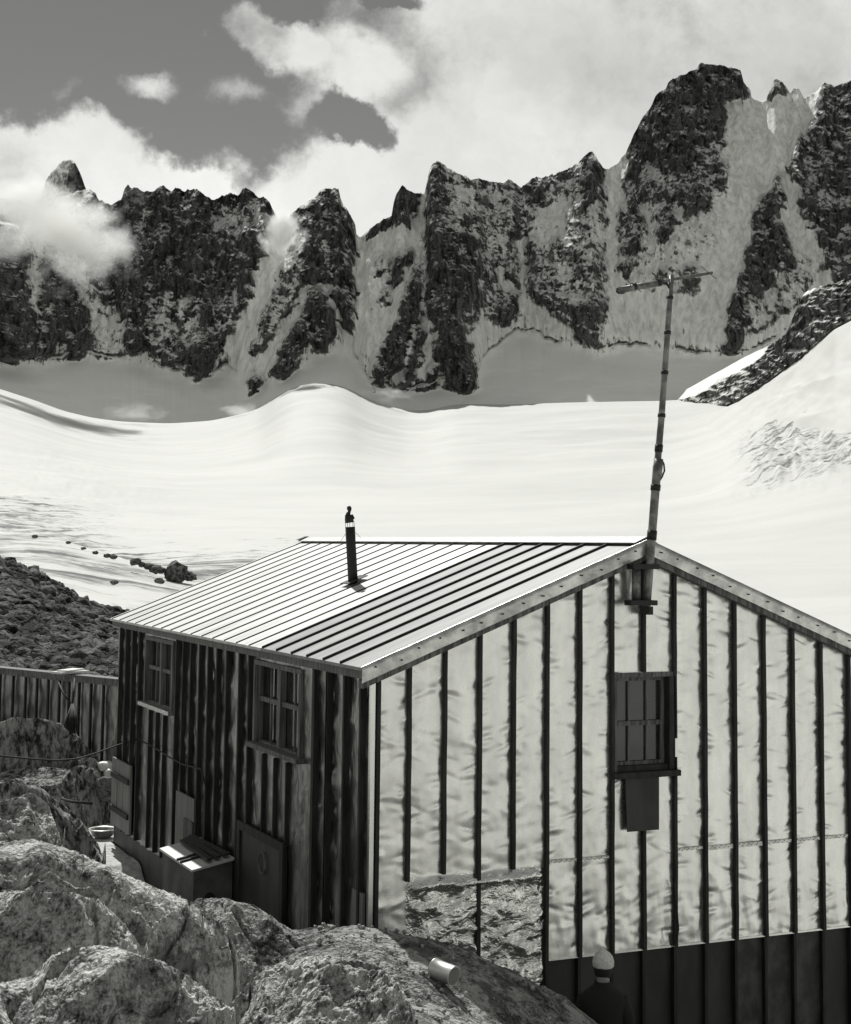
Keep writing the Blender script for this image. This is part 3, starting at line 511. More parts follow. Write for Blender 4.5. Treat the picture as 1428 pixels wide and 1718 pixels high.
inhut = (gx > -2.8) & (gx < 2.8) & (gy > .1) & (gy < 9.5); gzz = np.where(inhut, np.minimum(gzz, -4.2), gzz)
gridmesh('ground', np.stack([gx, gy, gzz], -1), M_slab, kind='structure')

M_lichen_grit = mat('grit', lerpn(.12, .5, 30), .95)
gr = []
while len(gr) < 2600:
    x, y = random.uniform(-6.5, -.6), random.uniform(-7.5, -.4)
    if random.random() < .25+.75*float(sm(fbm(np.array([x/.8]), np.array([y/.8]), o=2), -.2, .3)[0]): gr.append(np.array([x, y, float(gz(x, y))+.02]))
pebbles('gravel', gr, .006, .028, M_lichen_grit, kind='stuff', label='gravel and small stones strewn over the slab in front of the hut', category='gravel')

def lump(name, top, D, T, zb, material, label, grp='granite boulders heaped in the foreground', seed=0, rough=1.0, fr=1.0, n=260, m=340, pw=.62):
    """boulder whose crest follows surveyed points; D distance of crest, T depth, closed and rounded"""
    u0, u1 = top[0][0], top[-1][0]; us = np.linspace(u0, u1, m)
    ph = np.linspace(-0.22*math.pi, 1.1*math.pi, n)[:, None]
    e = np.abs((us-u0)/(u1-u0)*2-1); rd = (1-e**4)**.5
    v = poly(top, us)+fbm(us/25, us*0+seed, o=3)*4; Pz = at(us, v, us*0+D); dr = Pz[:, :2]-CAM[:2]; dr /= np.hypot(*dr.T)[:, None]
    H = (Pz[:, 2]-zb)*rd**.5
    c, s = np.cos(ph), np.sin(ph); off = -np.sign(c)*np.abs(c)**pw*T*np.where(c > 0, fr, .8)*(.35+.65*rd); zz = np.sign(s)*np.abs(s)**pw
    S = (u1-u0)/FPX*D; k = 1.6/max(S, .6)**.5; H0 = H.copy(); low = np.hypot(np.diff(np.r_[0., np.cumsum(np.hypot(np.gradient(Pz[:, 0]), np.gradient(Pz[:, 1])))]), 0)
    for it in range(3):
        P = np.zeros((n, m, 3)); P[..., 0] = Pz[:, 0]+dr[:, 0]*off; P[..., 1] = Pz[:, 1]+dr[:, 1]*off; P[..., 2] = zb+H*zz
        c0 = P.reshape(-1, 3).mean(0); fr_ = np.random.default_rng(seed+5)
        lat = np.stack([dr[:, 1], -dr[:, 0], dr[:, 0]*0], -1)[None]
        for _k in range(22):
            a3 = fr_.uniform(-math.pi, math.pi); zc = fr_.uniform(.05, .97); nn_ = np.array([math.cos(a3)*math.sqrt(1-zc*zc), math.sin(a3)*math.sqrt(1-zc*zc), zc])
            pr_ = (P-c0)@nn_; dq = np.quantile(pr_, fr_.uniform(.84, .96)); nz_ = nn_-(lat@nn_)[..., None]*lat; P = P-np.maximum(pr_-dq, 0)[..., None]*nz_/np.maximum((nz_**2).sum(-1), .4)[..., None]
        q = P.copy(); q[..., 2] = q[..., 2]*.8+zb*.2
        N = fbm(q[..., 0]*k+seed, q[..., 1]*k, q[..., 2]*k, o=3)*.13*rough+fbm(q[..., 0]*3+seed, q[..., 1]*3, q[..., 2]*3, o=3, g=.6)*.05*rough
        N = N-np.abs(fbm(q[..., 0]*6+seed, q[..., 1]*6, q[..., 2]*6, o=4, g=.62))*.045*rough-np.abs(fbm(q[..., 0]*19+seed, q[..., 1]*19, q[..., 2]*19, o=3, g=.7))*.026
        N = N-np.exp(-(fbm(q[..., 0]*1.1+seed*2, q[..., 1]*1.1, q[..., 2]*1.5, o=3)/.03)**2)*.045*rough
        P[..., 2] += N; P[..., 0] += N*dr[:, 0]*-.8; P[..., 1] += N*dr[:, 1]*-.8
        el = (P[..., 2]-CAM[2])/np.hypot(P[..., 0]-CAM[0], P[..., 1]-CAM[1]); best = el.max(0); want = (Pz[:, 2]-CAM[2])/D
        cor = (want-best)*D; kk = np.hanning(17); kk /= kk.sum(); cor = np.convolve(np.pad(cor, 8, mode='edge'), kk, 'valid'); H = np.maximum(H+cor*rd**2, .02)
    for it in range(3):
        el = (P[..., 2]-CAM[2])/np.hypot(P[..., 0]-CAM[0], P[..., 1]-CAM[1]); cor = (want-el.max(0))*D; cor = np.convolve(np.pad(cor, 8, mode='edge'), kk, 'valid')
        P[..., 2] += cor*np.clip((P[..., 2]-zb)/np.maximum(P[..., 2].max(0)-zb, .05), 0, 1)*sm(rd, 0, .5)
    C0 = P.mean((0, 1)); o = gridmesh(name, P-C0, material); o.location = Vector(C0); o['label'] = label; o['category'] = 'boulder'; o['group'] = grp
    return o
lump('boulder', [(-260, 1560), (-150, 1450), (0, 1412), (60, 1408), (130, 1430), (200, 1462), (260, 1488), (330, 1515), (372, 1552), (398, 1595), (408, 1640), (416, 1680), (426, 1740)], 11.3, 1.3, -2.6, M_gran, 'big rounded lichened granite boulder with dark shaded flank, largest in the foreground heap', seed=3, fr=.36, pw=.42)
lump('boulder', [(-260, 1640), (-120, 1540), (0, 1496), (60, 1496), (120, 1498), (170, 1512), (205, 1545), (232, 1580), (245, 1602), (252, 1650)], 9.6, .58, -2.3, M_gran, 'speckled boulder at the left edge, wedged between the biggest boulder and the lowest one', seed=8, pw=.48)
lump('boulder', [(-200, 1690), (-60, 1660), (50, 1640), (85, 1605), (115, 1588), (160, 1586), (205, 1592), (270, 1612), (320, 1640), (350, 1662), (385, 1690), (400, 1730)], 8.2, 1.2, -2.0, M_gran, 'pale lichened boulder at the bottom left corner of the picture', seed=15, pw=.72)
lump('boulder', [(368, 1750), (385, 1690), (410, 1655), (450, 1622), (500, 1606), (545, 1603), (600, 1608), (640, 1622), (670, 1650), (692, 1690), (705, 1750)], 9.3, .85, -2.3, M_gran, 'bright lichened boulder at the bottom, below the slab and left of the tin can', seed=21, pw=.72)
lump('boulder', [(285, 1590), (305, 1540), (330, 1508), (380, 1507), (430, 1520), (462, 1542), (488, 1561), (530, 1566), (590, 1568), (640, 1584), (675, 1625)], 13.4, 1.3, -3.0, M_slab, 'low gritty slab just behind the biggest boulder, running right to the hut corner', seed=27, pw=.8, rough=.7)
# rock piles further left, by the windbreak
lump('boulder', [(-120, 1300), (-60, 1230), (20, 1204), (70, 1206), (100, 1212), (130, 1232), (155, 1262), (176, 1282), (182, 1320)], 26.7, 1.1, -4.0, M_streak, 'knobbly cracked boulder mound in front of the sheet metal windbreak', 'boulders beside the windbreak', 33, 1.3, pw=1.0)
lump('boulder', [(86, 1320), (104, 1282), (130, 1268), (160, 1272), (180, 1294), (205, 1302), (230, 1340)], 26.0, .45, -3.9, M_streak, 'small rounded boulder below the sagging cable, dark underneath', 'boulders beside the windbreak', 37)
lump('boulder', [(-160, 1400), (-40, 1310), (40, 1284), (90, 1288), (125, 1292), (155, 1318), (182, 1345), (194, 1372), (196, 1400)], 25.7, 1.0, -3.9, M_streak, 'broad sunlit slab with cracks between the cable and the metal basin', 'boulders beside the windbreak', 41, .8, pw=1.0)
lump('boulder', [(-200, 1420), (-60, 1330), (30, 1306), (60, 1316), (100, 1345), (140, 1382), (165, 1415), (180, 1455)], 17.5, 1.9, -3.8, M_streak, 'steep streaked slab leaning down to the right with a black shaded side', 'boulders beside the windbreak', 45, .8, pw=.9)
lump('boulder', [(-120, 1440), (-20, 1350), (50, 1330), (80, 1348), (100, 1400), (110, 1440)], 15.5, .6, -3.4, M_gran, 'dark rough boulder at the left edge, just above the biggest boulder', 'boulders beside the windbreak', 49)
for i, (u, v, D, r, lb) in enumerate(((176, 1286, 25.9, .10, 'white broken stone at the foot of the hut corner, topmost of three'), (187, 1297, 25.8, .09, 'small pale stone lying second from the top at the hut corner'), (184, 1322, 25.2, .16, 'upright pale stone at the hut corner, lowest and largest of three'))):
    bm = bmesh.new(); bmesh.ops.create_icosphere(bm, subdivisions=3, radius=1)
    for vv in bm.verts: vv.co = Vector([math.copysign(abs(c)**.7, c) for c in vv.co])*(1+.18*float(pn(vv.co.x*1.7+i*5, vv.co.y*1.7, vv.co.z*1.7)))
    me = bpy.data.meshes.new('stone'); bm.to_mesh(me); bm.free()
    o = link('stone', me, [M_lid if i < 2 else M_slab], None, label=lb, category='stone', group='pale stones at the hut corner'); o.location = Vector(at(u, v, D)); o.scale = (r*1.3, r, r*.8 if i < 2 else r*1.3)
# scattered rocks on the snow ridge
for i, (u, v, r) in enumerate(((227, 943, .7), (238, 947, .5), (250, 950, .6), (262, 955, .8), (272, 957, .6), (295, 960, 1.25), (309, 964, .9), (320, 969, .7), (283, 962, .5), (160, 927, .35), (180, 932, .4), (190, 934, .45), (140, 920, .3), (115, 910, .3), (58, 900, .35), (268, 975, .4), (192, 977, .35))):
    bm = bmesh.new(); bmesh.ops.create_icosphere(bm, subdivisions=2, radius=1)
    for vv in bm.verts: vv.co *= random.uniform(.75, 1.2)
    me = bpy.data.meshes.new('rock'); bm.to_mesh(me); bm.free(); D = 215 if v < 973 else 160
    lb = {5: 'tall pointed dark rock, largest on the snow ridge left of the hut roof', 6: 'dark rock right beside the tall pointed rock on the snow ridge'}.get(i, 'small dark rock lying on the snow ridge left of the hut roof')
    o = link('rock', me, [M_rubble], None, label=lb, category='rock', group='dark rocks strung along the snow ridge'); o.location = Vector(at(u, v, D)); o.scale = (r*1.3, r*1.2, r*(1.25 if i == 5 else .75)); o.rotation_euler = (0, 0, random.random()*3)

# ------------------------------------------------------------------ the hut
WX, LEN, ZR, ZE, XE, OV = 2.892, 9.62, 1.138, -0.035, 3.012, 0.10
SL = (ZR-ZE)/XE; S = 0.36; ZB = -2.81
hut = thing('mountain_hut', (0, 0, -4.2), 'mountain hut clad in battened sheet metal with a low pitched standing seam roof', 'hut')
def rake(x): return ZR-0.175-np.abs(x)*SL
def creases(A, B, blist, zlo, zhi, n, depth, wid=.075, hgt=.018):
    y = np.zeros_like(A)
    for b in blist:
        for k in range(n):
            z0 = random.uniform(zlo, zhi); side = random.choice((-1, 1)); x0 = b+side*random.uniform(.02, .09); w_ = wid*random.uniform(.5, 1.6); h_ = hgt*random.uniform(.6, 2.2); a = random.uniform(-.5, .5)
            d = depth*random.uniform(.4, 1.3)*random.choice((-1, 1, -1)); m_ = (np.abs(A-x0) < w_*3) & (np.abs(B-z0) < .25)
            q = (B-z0-a*(A-x0))/h_; y[m_] += (d*np.exp(-((A-x0)/w_)**2-q*q))[m_]
    return y
# gable wall
wx0, wx1, wz0, wz1 = -0.325, 0.345, -1.10, -0.165         # window opening
xs = np.linspace(-WX, WX, 330); tz = np.linspace(0, 1, 230)[:, None]
zb = np.where(xs < -1.08, -4.3, ZB)[None]; A = xs[None]*np.ones_like(tz); B = zb+(rake(xs)[None]+.02-zb)*tz
near_i = np.abs(A/S-np.round(A/S)); pill = .008*np.cos(near_i*2*math.pi)*-1
disp = creases(A, B, [k*S for k in range(-8, 9)], -2.8, .9, 52, .0062)+creases(A, B, [(k+.5)*S for k in range(-8, 8)], -2.8, .9, 18, .003, .11, .03)+fbm(A/.30, B/.32, o=3)*.009+pill*.25+fbm(A/.09, B/.16, o=3)*.003
foil = ((A > -2.53) & (A < -1.09) & (B < -1.96+.01*np.sin(A*9))).astype(float)
lowp = sm(B, -1.9, -2.6)
cr = fbm(A/.5+B/.7, B/.26-A/.5, o=4, g=.55, ridged=True)*.05+fbm(A/.2+B/.2, B/.1-A/.3, o=3)*.014+np.exp(-((B+2.03)/.03)**2)*.02
disp = disp+(sm(A, -2.53, -2.4)*sm(A, -1.05, -1.15)*sm(B, -1.93, -2.02))*cr*1.0+lowp*(A > -1.08)*fbm(A/.14, B/.5, o=3)*.018
me_o = gridmesh('wall', np.stack([A, -disp, B], -1), M_alu, parent=hut, label='dented bright metal gable wall with crinkled foil patch at its lower left')
me = me_o.data; me.materials.append(M_foil)
bm = bmesh.new(); bm.from_mesh(me); dele = []
for f_ in bm.faces:
    c = f_.calc_center_median()
    if wx0 < c.x < wx1 and wz0 < c.z < wz1: dele.append(f_)
    elif -2.53 < c.x < -1.09 and c.z < -1.96+.02*math.sin(c.x*9)+(.015*math.sin(c.x*40)): f_.material_index = 1
bmesh.ops.delete(bm, geom=dele, context='FACES'); bm.to_mesh(me); bm.free()
# the other walls as one clean box part each
BATY = [0.14, .55, 1.0]+[float(hx(170+x/3.038, 1180, -WX)[1]) for x in (1175, 1105, 770, 720, 655, 605, 560, 515, 470, 430, 395)]+[8.25, 8.62, 9.0, 9.35]
ys = np.linspace(0.02, LEN, 420); tz = np.linspace(0, 1, 150)[:, None]; A = ys[None]*np.ones_like(tz); B = (-3.0+(ZE-.0+3.0)*tz)*np.ones_like(A)
dd = creases(A, B, BATY, -3, 0, 50, .011, .07, .05)+fbm(A/.17, B/.34, o=3)*.017+fbm(A/.4, B/.9, o=2)*.012
sw = gridmesh('wall', np.stack([-WX-dd, A, B], -1), M_tarn_shade, parent=hut, label='side wall of overlapping buckled sheets, tarnish darkened to include its shade')
WINS = ((6.58, 8.02), (1.78, 3.30)); ZW = (-1.09, -.19)
bm = bmesh.new(); bm.from_mesh(sw.data)
bmesh.ops.delete(bm, geom=[f_ for f_ in bm.faces if any(a+.02 < f_.calc_center_median().y < b-.02 for a, b in WINS) and ZW[0]+.01 < f_.calc_center_median().z < ZW[1]-.01], context='FACES'); bm.to_mesh(sw.data); bm.free()
MB().box((-WX, .0, -4.3), (-WX+.05, LEN, -2.99)).build('plinth', M_base, hut)
MB().prism([(-WX+.02, LEN, -4.3), (WX, LEN, -4.3), (WX, LEN, ZE), (0, LEN, ZR-.06), (-WX+.02, LEN, ZE)], (0, .05, 0)).build('wall', M_tarn_shade, hut)
MB().box((WX, .02, -4.4), (WX+.04, LEN, ZE)).build('wall', M_alu, hut)
pl = MB()
for k, x in enumerate(np.arange(-1.08, 2.9, S)):
    pl.box((x+.004, .035+.006*(k % 2), -4.4), (min(x+S-.004, WX), .09, ZB+.005), mi=1 if k in (6, 7, 8, 10) else 0)
pl.build('plinth', [M_base, M_base2], hut)
# thin bright lower lip of the sheets
MB().box((-1.08, -.012, ZB-.006), (WX, .03, ZB+.012)).build('drip_edge', M_alu, hut)
# battens of the gable
for k in range(-7, 9):
    x = k*S if k < 8 else WX-.02
    hw = .017 if k not in (-4,) else .018; top_ = float(rake(x))-.01; bot_ = {-7: -1.97, -6: -1.93, -4: -1.94, -5: -3.7, -3: -4.4}.get(k, ZB-.0)
    m_ = MB()
    def seg(z0, z1, x=x, m_=m_):
        nn = max(2, int((z1-z0)/.25)); px = [x+random.uniform(-.003, .003) for _ in range(nn+1)]
        for i in range(nn): m_.prism([(px[i]-hw, -.045, z0+(z1-z0)*i/nn), (px[i]+hw, -.045, z0+(z1-z0)*i/nn), (px[i+1]+hw, -.045, z0+(z1-z0)*(i+1)/nn), (px[i+1]-hw, -.045, z0+(z1-z0)*(i+1)/nn)], (0, .05, 0))
    if k == 0: seg(wz1+.02, top_); m_.build('batten', M_bat, hut); m_ = MB(); seg(ZB, wz0-.05, m_=m_)
    else: seg(bot_, top_)
    if k > -3 and k not in (): m_.box((x-hw*.9, -.02, -4.4), (x+hw*.9, .034, ZB-.008))
    m_.build('batten', M_bat, hut)
cp = MB(); cp.box((-WX-.012, -.03, -3.2), (-WX+.03, .02, -.16), mi=0); cp.box((-WX+.045, -.05, -3.4), (-WX+.078, .0, -.16), mi=1); cp.build('corner_trim', [M_alu, M_bat], hut)
MB().box((-WX-.04, .04, -3.3), (-WX-.015, .30, -2.06)).build('corner_patch', M_palewood, hut)
for y in BATY:
    m_ = MB(); inw = [(a, b) for a, b in WINS if a-.02 < y < b+.02]; hw = .02 if not 1.1 < y < 1.7 else .032
    z1 = ZE-.06 if not inw else ZW[0]-.06
    zlo = -3.35 if y < 2.0 else (-1.98 if 2.1 < y < 3.62 else -2.97)
    m_.box((-WX-.055, y-hw, zlo), (-WX+.01, y+hw, z1)); m_.build('batten', M_bat, hut)
for a, b in WINS:                          # extra battens under the side windows
    for q in (.25, .5, .75): MB().box((-WX-.045, a+(b-a)*q-.014, -2.97 if a > 4 else -1.98), (-WX+.01, a+(b-a)*q+.014, ZW[0]-.07)).build('batten', M_bat, hut)
for x0, x1, z, seed in ((-1.08, -.36, -1.90, 1), (.36, 2.89, -1.885, 2)):     # riveted joint of the sheets
    m_ = MB()
    for xx in np.arange(x0, x1-.05, .36): m_.box((xx+.03, -.020, z-.022+random.uniform(-.01, .01)), (xx+.33, -.004, z+.012))
    for xx in np.arange(x0+.03, x1, .055): m_.box((xx, -.024, z-.016), (xx+.006, -.019, z-.008), mi=1); m_.box((xx+.02, -.024, z+.0), (xx+.026, -.019, z+.008), mi=1)
    m_.build('riveted_joint', [M_seam, M_bat], hut)
# roof
def rz(x): return ZR-abs(x)*SL
rf = MB()
for sx in (-1, 1):
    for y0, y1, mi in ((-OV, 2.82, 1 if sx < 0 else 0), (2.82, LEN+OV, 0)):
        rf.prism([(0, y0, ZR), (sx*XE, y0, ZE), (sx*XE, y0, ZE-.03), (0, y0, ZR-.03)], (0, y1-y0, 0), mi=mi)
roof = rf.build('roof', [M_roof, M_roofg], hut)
ky = [0.02+.455*i for i in range(1, 22)]
for y in ky:
    seams = MB(); nseg = 6; big = y < 2.9; hh = .025 if big else .013; ww = .0105 if big else .006; cs = []
    for sx in (-1, 1):
        xs_ = np.linspace(0, XE+.005, nseg+1)[1 if sx > 0 else 0:]; xs_ = xs_ if sx > 0 else xs_[::-1]
        for x in xs_: cs.append((sx*float(x), y+random.uniform(-.006, .006)))
    P_ = np.array([[(x, yy+a_, (ZR if abs(x) < .001 else rz(x))+h_) for x, yy in cs] for a_, h_ in ((-ww, .0005), (-ww, hh), (ww, hh), (ww, .0005))])
    gridmesh('standing_seam', P_, M_bat, parent=roof, smooth=False)
MB().prism([(-.13, -OV+.02, rz(.13)+.03), (0, -OV+.02, ZR+.035), (.13, -OV+.02, rz(.13)+.03), (.13, -OV+.02, rz(.13)+.038), (0, -OV+.02, ZR+.045), (-.13, -OV+.02, rz(.13)+.038)], (0, LEN+OV*2-.04, 0)).build('ridge_cap', M_roof, roof)
MB().prism([(-.16, 0, 0), (0, 0, .06), (.16, 0, 0)], (0, .12, 0)).build('ridge_end', M_bat, roof).location = (0, LEN+OV-.1, ZR+.0)
MB().box((-XE+.04, -OV+.06, ZE-.11), (-XE+.07, LEN+OV, ZE-.028)).build('eave_board', M_wood, hut)
MB().box((XE-.07, -OV+.06, ZE-.11), (XE-.04, LEN+OV, ZE-.028)).build('eave_board', M_wood, hut)
for sx in (-1, 1):                         # flashing on the gable edge: dented strip with nail heads, dark board under it
    nn = 90; xs_ = np.linspace(0.012, XE+.02, nn); T_ = np.array([0, .05, .1, .15])[:, None]; X_ = sx*xs_[None]*np.ones_like(T_)
    Z_ = ZR+.022-np.abs(X_)*SL-T_; Y_ = -OV-.02+fbm(X_/.14, Z_/.2, o=4)*.024*(T_ > 0)
    P_ = np.stack([X_, Y_, Z_], -1); topr = P_[0:1].copy(); topr[..., 1] += .035; topr[..., 2] -= .004
    fl = gridmesh('rake_flashing', np.concatenate([P_[::-1], topr]), M_flash, parent=hut)
    for x in np.arange(.15, XE, .21):
        m_ = MB(); c = (sx*(x+random.uniform(-.03, .03)), -OV-.03, ZR-.05-x*SL+random.uniform(-.02, .02)); m_.box((c[0]-.007, c[1]-.012, c[2]-.007), (c[0]+.007, c[1]+.02, c[2]+.007)); m_.build('nail', M_black, fl)
    m_ = MB(); m_.prism([(sx*.0, -OV, ZR-.12), (sx*(XE+.0), -OV, ZE-.12), (sx*(XE+.0), -OV, ZE-.185), (0, -OV, ZR-.185)], (0, OV+.02, 0)); m_.build('barge_board', M_wood, hut)
# gable window: sash set back in the opening
W = MB(); fr = .045; yb = .07
W.box((wx0-.01, -.03, wz1-.03), (wx1+.01, yb+.02, wz1+.015)); W.box((wx0-.012, -.028, wz0), (wx0+.018, yb+.02, wz1-.03)); W.box((wx1-.06, -.045, wz0), (wx1+.012, yb+.02, wz1-.03), mi=1); W.box((wx0, -.02, wz0-.0), (wx1, yb+.02, wz0+.05), mi=1)
gw = W.build('window', [M_wood, M_bat], hut)
MB().box((wx0+.018, yb+.01, wz0+.05), (wx1-.06, yb+.018, wz1-.03)).build('pane', M_glass, gw)
b_ = MB(); iw = (wx1-.06)-(wx0+.018)
for q in (.31, .66): b_.box((wx0+.018+iw*q-.008, yb-.015, wz0+.05), (wx0+.018+iw*q+.008, yb+.008, wz1-.03))
b_.box((wx0+.018, yb-.022, wz0+.43), (wx1-.06, yb+.006, wz0+.475)); b_.box((wx1-.10, yb-.02, wz0+.05), (wx1-.06, yb+.008, wz1-.03)); b_.box((wx0+.018, yb-.02, wz1-.07), (wx1-.1, yb+.008, wz1-.03)); b_.box((wx0+.018, yb-.02, wz0+.05), (wx1-.1, yb+.008, wz0+.085))
b_.build('glazing_bars', M_wood, gw)
MB().box((wx0-.05, -.10, wz0-.06), (wx1+.04, .0, wz0-.002), bev=.004).build('window_sill', M_bat, gw)
MB().box((wx1+.0, -.056, -.98), (wx1+.028, -.046, -.80)).build('reveal_patch', M_alu, gw)
# side windows
for a, b in WINS:
    W = MB(); X0 = -WX; z0, z1 = ZW
    W.box((X0-.03, a, z1-.05), (X0+.09, b, z1)); W.box((X0-.04, a-.01, z0+.02), (X0+.09, a+.045, z1-.05)); W.box((X0-.03, b-.045, z0+.02), (X0+.09, b+.01, z1-.05)); W.box((X0+.02, a+.045, z0), (X0+.09, b-.045, z0+.04))
    ww_ = W.build('window', M_wood, hut)
    MB().box((X0+.075, a+.045, z0+.04), (X0+.083, b-.045, z1-.05)).build('pane', M_glass, ww_)
    b_ = MB(); mid = (a+b)/2; zt = z0+(z1-z0)*.54
    b_.box((X0+.0, mid-.045, z0+.04), (X0+.07, mid+.045, z1-.05)); b_.box((X0+.02, a+.045, zt-.025), (X0+.065, mid-.045, zt+.025)); b_.box((X0+.02, mid+.045, zt-.025), (X0+.065, b-.045, zt+.025))
    for q in (.25, .75):
        yy = a+(b-a)*q; b_.box((X0+.04, yy-.012, z0+.04), (X0+.066, yy+.012, zt-.025)); b_.box((X0+.04, yy-.012, zt+.025), (X0+.066, yy+.012, z1-.05))
    b_.build('glazing_bars', M_wood, ww_)
    MB().box((X0-.10, a-.06, z0-.035), (X0+.02, b+.04, z0+.018), bev=.006).build('window_sill', M_seam if a > 4 else M_wood, ww_)
# doors and shutters of the side wall
def board_panel(y0, y1, z0, z1, name, par, mt):
    r = MB(); X0 = -WX-.05; r.box((X0-.03, y0, z0), (X0, y1, z1)); p_ = r.build(name, mt, par)
    q = MB(); q.box((X0-.06, y0+.04, z1-.26), (X0-.03, y1-.04, z1-.19)); q.box((X0-.06, y0+.04, z0+.20), (X0-.03, y1-.04, z0+.27)); q.build('ledge', M_bat, p_)
    for g in (.36, .68): MB().box((X0-.033, y0+(y1-y0)*g-.006, z0+.28), (X0-.029, y0+(y1-y0)*g+.006, z1-.27)).build('board_joint', M_bat, p_)
    return p_
board_panel(8.42, 9.5, -2.93, -2.0, 'shutter', hut, M_palewood)
dr_ = MB(); dr_.box((-WX-.07, 5.34, -3.8), (-WX-.045, 6.15, -2.0)); d1 = dr_.build('door', M_palewood, hut)
MB().box((-WX-.085, 5.34, -3.6), (-WX-.069, 5.74, -2.27)).build('door_panel', M_base2, d1)
dr_ = MB(); dr_.box((-WX-.05, 2.15, -3.95), (-WX-.012, 3.62, -2.0)); d2 = dr_.build('door', M_base, hut)
q = MB(); q.box((-WX-.075, 2.12, -3.95), (-WX-.05, 2.22, -1.97)); q.box((-WX-.075, 3.55, -3.95), (-WX-.05, 3.65, -1.97)); q.box((-WX-.075, 2.22, -2.06), (-WX-.05, 3.55, -1.97)); q.build('door_frame', M_bat, d2)
ring = [(-WX-.07, 2.78+.11*math.cos(a), -2.28+.11*math.sin(a)) for a in np.linspace(0, 6.283, 20)]
MB().tube(ring, .008, 6, cap=False).build('wire_ring', M_wood, d2)
MB().tube([(-WX-.05, 3.1, -2.75), (-WX-.09, 3.1, -2.75), (-WX-.09, 3.1, -2.9), (-WX-.05, 3.1, -2.9)], .01, 6).build('door_handle', M_pole, d2)
settle(hut)

# cable sagging from the left to the side wall
cpts = [hx(232, 1240, -WX-.09), hx(262, 1256, -WX-.08), hx(285, 1271, -WX-.09), hx(305, 1282, -WX-.07), hx(337, 1290, -WX-.07), hx(345, 1318, -WX-.07)]
pre = [at(-60, 1262, 15), at(0, 1268, 16.5), at(50, 1273, 18), at(95, 1276, 19), at(130, 1273, 20), at(160, 1264, 21), at(195, 1251, 22)]
MB().tube([tuple(p) for p in pre+cpts], .010, 7).build('cable', M_bat, None, label='black cable sagging in from the left to the dark side wall', category='cable')

# lidded box against the side wall
Y0, Y1 = 3.75, 5.11; Lf = hy(322, 1460, Y0); XF = float(Lf[0]); zf = float(Lf[2]); zbk = -2.40
bx = thing('storage_box', (XF, Y0, -3.9), 'grey wooden box with a bright white slanting lid, standing against the side wall', 'box')
MB().prism([(XF+.03, Y0+.03, -3.9), (-WX-.07, Y0+.03, -3.9), (-WX-.07, Y0+.03, zbk-.03), (XF+.03, Y0+.03, zf-.03)], (0, Y1-Y0-.06, 0)).build('body', M_locker, bx)
ld = MB(); ld.prism([(XF, Y0, zf-.025), (-WX-.06, Y0, zbk-.025), (-WX-.06, Y0, zbk), (XF, Y0, zf)], (0, Y1-Y0, 0)); ld_ = ld.build('lid', M_lid, bx)
q = MB()
for yy in (Y0+.42, Y0+.56): q.prism([(XF-.01, yy, zf+.001), (-WX-.08, yy, zbk+.001), (-WX-.08, yy, zbk+.022), (XF-.01, yy, zf+.022)], (0, .03, 0))
q.build('lid_batten', M_bat, ld_)
q = MB(); q.tube([(-3.22, Y0+.035, -2.82), (-3.22, Y0+.012, -2.82)], .06, 18); q.build('hole_cover', M_black, bx)
settle(bx)
pk = MB()
for i in range(3): pk.prism([(-3.25+i*.10, 3.80, -2.43+i*.022), (-3.19+i*.10, 3.80, -2.42+i*.022), (-3.19+i*.10, 3.80, -2.39+i*.022), (-3.25+i*.10, 3.80, -2.40+i*.022)], (.03-.05*i, 1.22, 0))
pk.build('planks', M_bat, None, label='loose dark planks laid across the box lid next to the wall', category='planks')

# dark board hung under the gable window
a_, b_2, c_, d_ = hy(1049, 1297, -.07), hy(1106, 1297, -.07), hy(1106, 1392, -.07), hy(1053, 1396, -.07)
MB().prism([tuple(a_), tuple(b_2), tuple(c_), tuple(d_)], (0, .012, 0)).build('hanging_board', M_base, None, label='dark rectangular board hung beneath the gable window', category='board')
wp = [hy(1131, 1480, -.06), hy(1136, 1520, -.06), hy(1139, 1560, -.06), hy(1134, 1583, -.06), hy(1128, 1590, -.06), hy(1124, 1580, -.06)]
MB().tube([tuple(p) for p in wp], .006, 6).build('wire_loop', M_bat, None, label='thin wire loop hanging at the foot of a gable batten', category='wire')

# chimney
def on_roof(u, v):
    d = ray(u, v); n = np.array([-SL, 0, 1.0]); p0 = np.array([0, 0, ZR]); return CAM+d*(((p0-CAM)@n)/(d@n))
cb = on_roof(593, 979); Dc = math.hypot(*(cb[:2]-CAM[:2])); pxm = np.linalg.norm(cb-CAM)/FPX
def cz(v): return float(at(588, v, Dc)[2])
def cpt(u, v): return tuple(at(u, v, Dc))
ch = thing('chimney_pipe', cb, 'black stove pipe with an upright curved cowl rising from the roof', 'chimney')
r_ = 8.2*pxm
MB().tube([cpt(593, 990), cpt(591, 950), cpt(589, 915), cpt(587.5, 884)], r_, 20).build('pipe', M_black, ch)
for k in range(5):
    a = k*1.257; q = MB(); q.tube([tuple(np.array(cpt(587.5, 886))+np.array([math.cos(a), math.sin(a), 0])*r_*.95), tuple(np.array(cpt(587, 874))+np.array([math.cos(a), math.sin(a), 0])*r_*.9)], .003, 5); q.build('cowl_strut', M_bat, ch)
MB().tube([cpt(586.5, 877), cpt(585.5, 870), cpt(584, 864), cpt(584.5, 861.5), cpt(586, 859), cpt(586.5, 856), cpt(586, 853), cpt(585.6, 850), cpt(585.5, 848.6)], [r_*.92, r_*.86, r_*.62, r_*.45, .018, .024, .030, .024, .008], 16).build('cowl', M_black, ch)
q = MB(); q.tube([cpt(590.5, 863), cpt(592.5, 869), cpt(590, 874)], [.01, .022, .01], 8); q.build('cowl_lip', M_black, ch)
q = MB()
